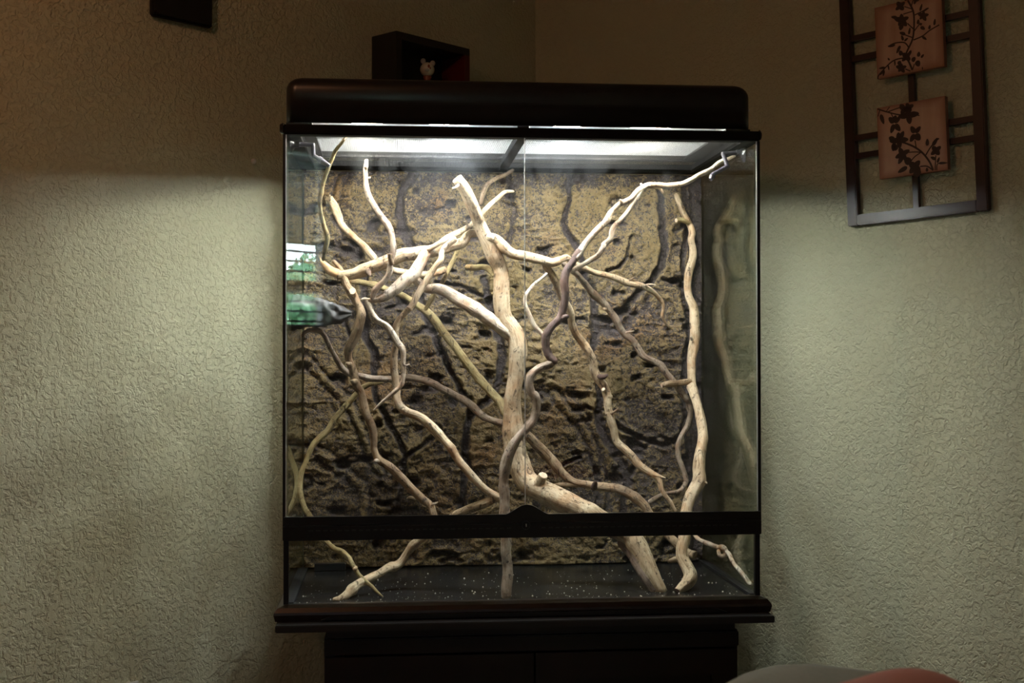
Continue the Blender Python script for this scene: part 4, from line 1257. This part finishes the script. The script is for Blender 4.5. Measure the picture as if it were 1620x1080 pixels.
for py in (216, 245, 57, 89.5):
    zz = art(1368, py, .016).z
    box('crossbar', (sw_, .005, zz - .0065), (wd - sw_, .018, zz + .0065), M_FRAMEW, pic, M=MA)
for k in (1, 2):
    box('crossbar', (sw_, .005, art(1368, 57, .016).z + .17 + .05 * k), (wd - sw_, .018, art(1368, 57, .016).z + .183 + .05 * k), M_FRAMEW, pic, M=MA)


def panel_material(name):
    m, t, b = material(name)
    co = N(t, 'TexCoord')
    n = N(t, 'TexNoise', Scale=14.0, Detail=4.0)
    mp = N(t, 'Mapping', Scale=(60, 60, 5))
    t.links.new(co.outputs['Object'], mp.inputs['Vector'])
    n2 = N(t, 'TexNoise', Scale=1.0, Detail=4.0)
    t.links.new(co.outputs['Object'], n.inputs['Vector']); t.links.new(mp.outputs[0], n2.inputs['Vector'])
    a = N(t, 'Attribute'); a.attribute_name = 'rim'
    v = mathn(t, 'ADD', mathn(t, 'MULTIPLY', n.outputs['Fac'], .5), mathn(t, 'MULTIPLY', n2.outputs['Fac'], .5))
    c = ramp(t, v, [(0.35, (0.50, 0.29, 0.20)), (0.65, (0.66, 0.42, 0.31))])
    c = mixc(t, mathn(t, 'MULTIPLY', a.outputs['Fac'], .75), c, (0.26, 0.075, 0.035))
    t.links.new(c, b.inputs['Base Color'])
    b.inputs['Roughness'].default_value = .45
    return m


M_PANEL = panel_material('antiqued_copper_panel')
M_PRINT = plain('dark_brown_print', (0.040, 0.016, 0.012), 0.5, var=0.2)


def art_panel(x0, x1, z0, z1, y0, y1, label):
    n = 24
    V, Fc, rim = [], [], []
    for j in range(n + 1):
        for i in range(n + 1):
            u, v = i / n, j / n
            V.append(MA @ Vector((x0 + (x1 - x0) * u, y1, z0 + (z1 - z0) * v)))
            e = min(u, 1 - u, v, 1 - v)
            rim.append(max(0, 1 - e / .13) ** 1.5)
    for j in range(n):
        for i in range(n):
            a = j * (n + 1) + i
            Fc.append((a, a + 1, a + n + 2, a + n + 1))
    k = len(V)
    cs = [(x0, z0), (x1, z0), (x1, z1), (x0, z1)]
    for x, z in cs: V.append(MA @ Vector((x, y0, z))); rim.append(1)
    for x, z in cs: V.append(MA @ Vector((x, y1, z))); rim.append(1)
    for i in range(4):
        j = (i + 1) % 4
        Fc.append((k + i, k + j, k + 4 + j, k + 4 + i))
    Fc.append((k, k + 1, k + 2, k + 3))
    o = mesh_obj('art_panel', V, Fc, M_PANEL, pic)
    a = o.data.attributes.new('rim', 'FLOAT', 'POINT'); a.data.foreach_set('value', rim)
    o['label'] = label
    return o


def flat_print(parent, strokes, blobs, y, tf):
    """branches and leaves of the print, a hair above the panel"""
    bm = bmesh.new()
    for pts, w_ in strokes:
        P = [Vector(tf(*p)) for p in pts]
        Q = []
        for i in range(len(P) - 1):
            p0 = P[max(i - 1, 0)]; p1 = P[i]; p2 = P[i + 1]; p3 = P[min(i + 2, len(P) - 1)]
            for k in range(5):
                t = k / 5
                Q.append(.5 * (2 * p1 + (p2 - p0) * t + (2 * p0 - 5 * p1 + 4 * p2 - p3) * t * t + (3 * p1 - p0 - 3 * p2 + p3) * t ** 3))
        Q.append(P[-1])
        L, R2 = [], []
        for i, q in enumerate(Q):
            d = (Q[min(i + 1, len(Q) - 1)] - Q[max(i - 1, 0)]).normalized()
            nn = Vector((-d.y, d.x)) * w_ / 2
            L.append(bm.verts.new(MA @ Vector((q.x + nn.x, y, q.y + nn.y)))); R2.append(bm.verts.new(MA @ Vector((q.x - nn.x, y, q.y - nn.y))))
        for i in range(len(Q) - 1):
            bm.faces.new((L[i], L[i + 1], R2[i + 1], R2[i]))
    for (cx_, cy_, ln_, wd_, ang) in blobs:
        c_ = Vector(tf(cx_, cy_))
        # angle is given as seen in the photograph's own pixels: take the tip as another pixel
        tip = Vector(tf(cx_ + math.cos(ang) * ln_, cy_ - math.sin(ang) * ln_))
        d = tip - c_
        s_ = Vector((-d.y, d.x)).normalized() * (wd_ / 2 * d.length / ln_)
        ring = []
        for k in range(14):
            a = 2 * math.pi * k / 14
            prof_ = math.sin(a) * (1.0 - 0.25 * math.cos(a))
            ring.append(bm.verts.new(MA @ Vector(((c_ + d * .5 * (1 + math.cos(a)) + s_ * prof_).x, y, (c_ + d * .5 * (1 + math.cos(a)) + s_ * prof_).y))))
        bm.faces.new(ring)
    return bm_obj('flower_print', bm, M_PRINT, parent)


PY0, PY1 = .019, .034
def panel_rect(bl_, br_, tl_):
    a, b, c_ = art(*bl_, PY1), art(*br_, PY1), art(*tl_, PY1)
    return a.x, b.x, (a.z + b.z) / 2, c_.z


x0, x1, z0, z1 = panel_rect((1391.5, 283.5), (1499.5, 268), (1387.5, 171))
pn1 = art_panel(x0, x1, z0, z1, PY0, PY1, 'lower copper panel with a flowering twig')
sc1 = 300 / 1391
def tf1(x, y):
    v = art(1320 + x * sc1, 140 + y * sc1, PY1); return (v.x, v.z)
def fl(cx_, cy_, r, n=4, rot=0.3, w_=.75):
    return [(cx_, cy_, r * (1 if k % 2 == 0 else .85), r * w_, rot + 2 * math.pi * k / n) for k in range(n)]
S1 = [([(725, 600), (700, 540), (650, 475), (590, 430), (520, 400), (470, 385)], .0042), ([(650, 470), (600, 465), (545, 468)], .0025), ([(640, 465), (590, 500), (565, 530)], .0025),
      ([(600, 430), (592, 380)], .0025), ([(670, 490), (700, 440), (735, 395), (768, 365)], .003), ([(725, 600), (680, 570), (630, 572)], .003), ([(740, 600), (742, 540), (745, 490)], .0025), ([(752, 600), (760, 550), (830, 545)], .0025),
      ([(318, 150), (380, 170), (450, 188), (500, 195)], .003), ([(380, 170), (405, 135)], .002), ([(390, 172), (450, 150), (480, 140)], .0025), ([(415, 180), (432, 215), (430, 235)], .0022), ([(335, 155), (320, 205)], .002), ([(560, 190), (625, 198)], .0022)]
B1 = fl(510, 150, 50, 3, .2) + fl(545, 195, 78, 4, .15, .55) + fl(545, 140, 42, 4, .5) + [(340, 190, 75, 28, -1.25)] + [(440, 250, 60, 38, .75), (440, 250, 55, 38, 2.4), (438, 262, 70, 36, -1.0 - .9), (445, 262, 62, 36, -.9), (440, 235, 40, 34, 1.3)] \
    + fl(475, 380, 70, 4, .1, .55) + [(480, 370, 65, 38, 1.1), (440, 400, 60, 40, -1.7), (440, 380, 45, 36, 2.6)] + [(590, 325, 55, 36, 2.1), (595, 325, 60, 36, .9), (590, 335, 65, 40, -2.1), (595, 335, 55, 46, -.9)] \
    + fl(500, 480, 60, 4, .5, .6) + [(500, 500, 62, 36, -2.1), (460, 450, 50, 40, 2.2)] + fl(590, 575, 60, 4, .9, .75) + [(535, 575, 80, 34, -2.6), (560, 550, 60, 50, 2.4), (600, 600, 50, 60, -1.2)] \
    + [(682, 420, 52, 26, 1.57), (720, 420, 70, 30, 1.0)] + fl(745, 455, 48, 4, .7, .7) + [(745, 520, 42, 22, 2.7), (755, 545, 45, 20, 1.2), (765, 548, 60, 18, .05), (680, 610, 30, 20, 1.6)]
flat_print(pn1, S1, B1, PY1 + .0004, tf1)
x0, x1, z0, z1 = panel_rect((1388, 126), (1494, 103.5), (1383.5, 15.5))
pn2 = art_panel(x0, x1, z0, z1 + .004, PY0, PY1, 'upper copper panel with a flowering twig')
sc2 = 260 / 1620
def tf2(x, y):
    v = art(1320 + x * sc2, y * sc2, PY1); return (v.x, v.z)
S2 = [([(770, 690), (730, 600), (700, 560), (720, 500), (770, 390), (785, 280), (785, 160), (770, 90), (725, 5)], .0042), ([(770, 90), (690, 65)], .0022), ([(775, 110), (680, 140)], .0025), ([(785, 290), (720, 230)], .0025),
      ([(770, 370), (700, 345), (660, 325)], .0025), ([(785, 310), (830, 250), (850, 225)], .0025), ([(790, 150), (850, 120), (930, 80)], .0028), ([(780, 395), (870, 355), (940, 300), (1035, 245)], .003),
      ([(735, 470), (690, 420), (600, 425), (530, 458)], .003), ([(690, 570), (600, 590), (530, 640), (440, 740), (430, 780)], .003), ([(770, 690), (790, 630)], .0025), ([(750, 700), (700, 680)], .0025), ([(760, 60), (775, 5)], .0025)]
B2 = fl(665, 200, 75, 5, .4, .6) + [(620, 175, 60, 28, 3.0), (665, 240, 60, 50, -1.8)] + fl(650, 60, 60, 4, .7, .7) + fl(875, 155, 58, 5, .2, .6) + [(845, 110, 75, 26, 1.3), (880, 110, 60, 22, .6)] \
    + [(735, 340, 70, 24, 1.4), (700, 340, 60, 30, 2.8), (680, 400, 55, 24, 1.9), (690, 405, 48, 24, .7), (600, 440, 75, 30, 3.4), (650, 450, 85, 34, -2.0), (825, 240, 50, 30, 1.5), (845, 250, 30, 22, .8), (850, 265, 50, 30, -.5), (985, 250, 65, 26, 1.45), (935, 290, 45, 26, 1.4), (865, 360, 55, 22, -.6)] \
    + fl(710, 560, 60, 4, .8, .7) + [(665, 545, 50, 40, 2.0), (735, 540, 50, 34, 1.1), (640, 600, 45, 40, -1.5)] + fl(660, 670, 55, 5, .3, .65) + [(810, 600, 60, 50, -1.1), (800, 590, 40, 46, 2.9), (830, 560, 50, 36, 1.5), (855, 570, 45, 26, .9)] \
    + [(500, 665, 60, 22, 3.3), (490, 690, 60, 24, -1.7), (530, 640, 55, 16, -1.4), (595, 595, 55, 16, -1.5), (480, 700, 50, 24, -2.2), (868, 660, 30, 12, -1.5), (545, 595, 30, 16, 2.2)] + fl(800, 5, 40, 3, .2)
flat_print(pn2, S2, B2, PY1 + .0004, tf2)

# ------------------------------------------------------------------ sofa back and the pink throw in the near foreground
sofa_top = CAM + ray(1248, 1022) * 1.62
sf = tag(empty('sofa', (sofa_top.x, sofa_top.y, Z0)), 'grey-green fabric sofa, only its blurred back corner showing at the bottom right', 'sofa')
MS = Matrix.Translation((sofa_top.x, sofa_top.y, 0)) @ Matrix.Rotation(math.radians(-38), 4, 'Z')


def soft_block(name, a, b, r, mat, parent, M, puff=0.0):
    bm = bmesh.new()
    add_box(bm, a, b)
    bmesh.ops.subdivide_edges(bm, edges=bm.edges[:], cuts=6, use_grid_fill=True)
    a, b = Vector(a), Vector(b)
    c_ = (a + b) / 2; hlf = (b - a) / 2
    for v in bm.verts:
        d = v.co - c_
        q = Vector([max(-(hlf[i] - r), min(hlf[i] - r, d[i])) for i in range(3)])
        e = d - q
        if e.length > 1e-6: d = q + e.normalized() * min(r, e.length)
        u = [abs(d[i]) / hlf[i] for i in range(3)]
        d.z += puff * (1 - u[0] ** 2) * (1 - u[1] ** 2) * (1 if d.z > 0 else 0)
        v.co = M @ (c_ + d)
    return bm_obj(name, bm, mat, parent, True)


zt_s = sofa_top.z
sx0, sy0 = -.045, -.045
soft_block('backrest', (sx0 + .0, sy0 - .62, Z0 + .12), (sx0 + .46, sy0 + .09, zt_s - .012), .045, M_SOFA, sf, MS, .018)
soft_block('seat', (sx0 + .46, sy0 - .62, Z0 + .12), (sx0 + 1.0, sy0 + .0, Z0 + .45), .05, M_SOFA, sf, MS)
for dx in (.04, .94):
    for dy in (-.58, .0):
        bm = bmesh.new(); a_ = MS @ Vector((sx0 + dx, sy0 + dy, Z0 + .001)); add_cyl(bm, a_, a_ + Vector((0, 0, .13)), .02, .028, 14); bm_obj('leg', bm, M_CAB, sf)
pt = CAM + ray(1455, 1060) * 1.35
bm = bmesh.new()
n = 40
grid = []
for j in range(n + 1):
    row = []
    for i in range(n + 1):
        u, v = i / n * 2 - 1, j / n * 2 - 1
        r2 = u * u + v * v
        hgt = .075 * math.exp(-((u + .12) / .55) ** 2 - (v / .6) ** 2) + .008 * math.sin(7 * u + 3 * v) * math.exp(-r2) - .03 * max(0, r2 - .5)
        row.append(bm.verts.new((pt.x + rt.x * u * .19 + bkv.x * v * .16, pt.y + rt.y * u * .19 + bkv.y * v * .16, zt_s - .016 + hgt * (pt.z - zt_s + .016) / .075)))
    grid.append(row)
for j in range(n):
    for i in range(n):
        bm.faces.new((grid[j][i], grid[j][i + 1], grid[j + 1][i + 1], grid[j + 1][i]))
th_ = bm_obj('throw_blanket', bm, M_PINK, None, True)
th_.modifiers.new('thickness', 'SOLIDIFY').thickness = 0.012
tag(th_, 'soft pink rounded fold of cloth, blurred, at the bottom right edge', 'blanket')
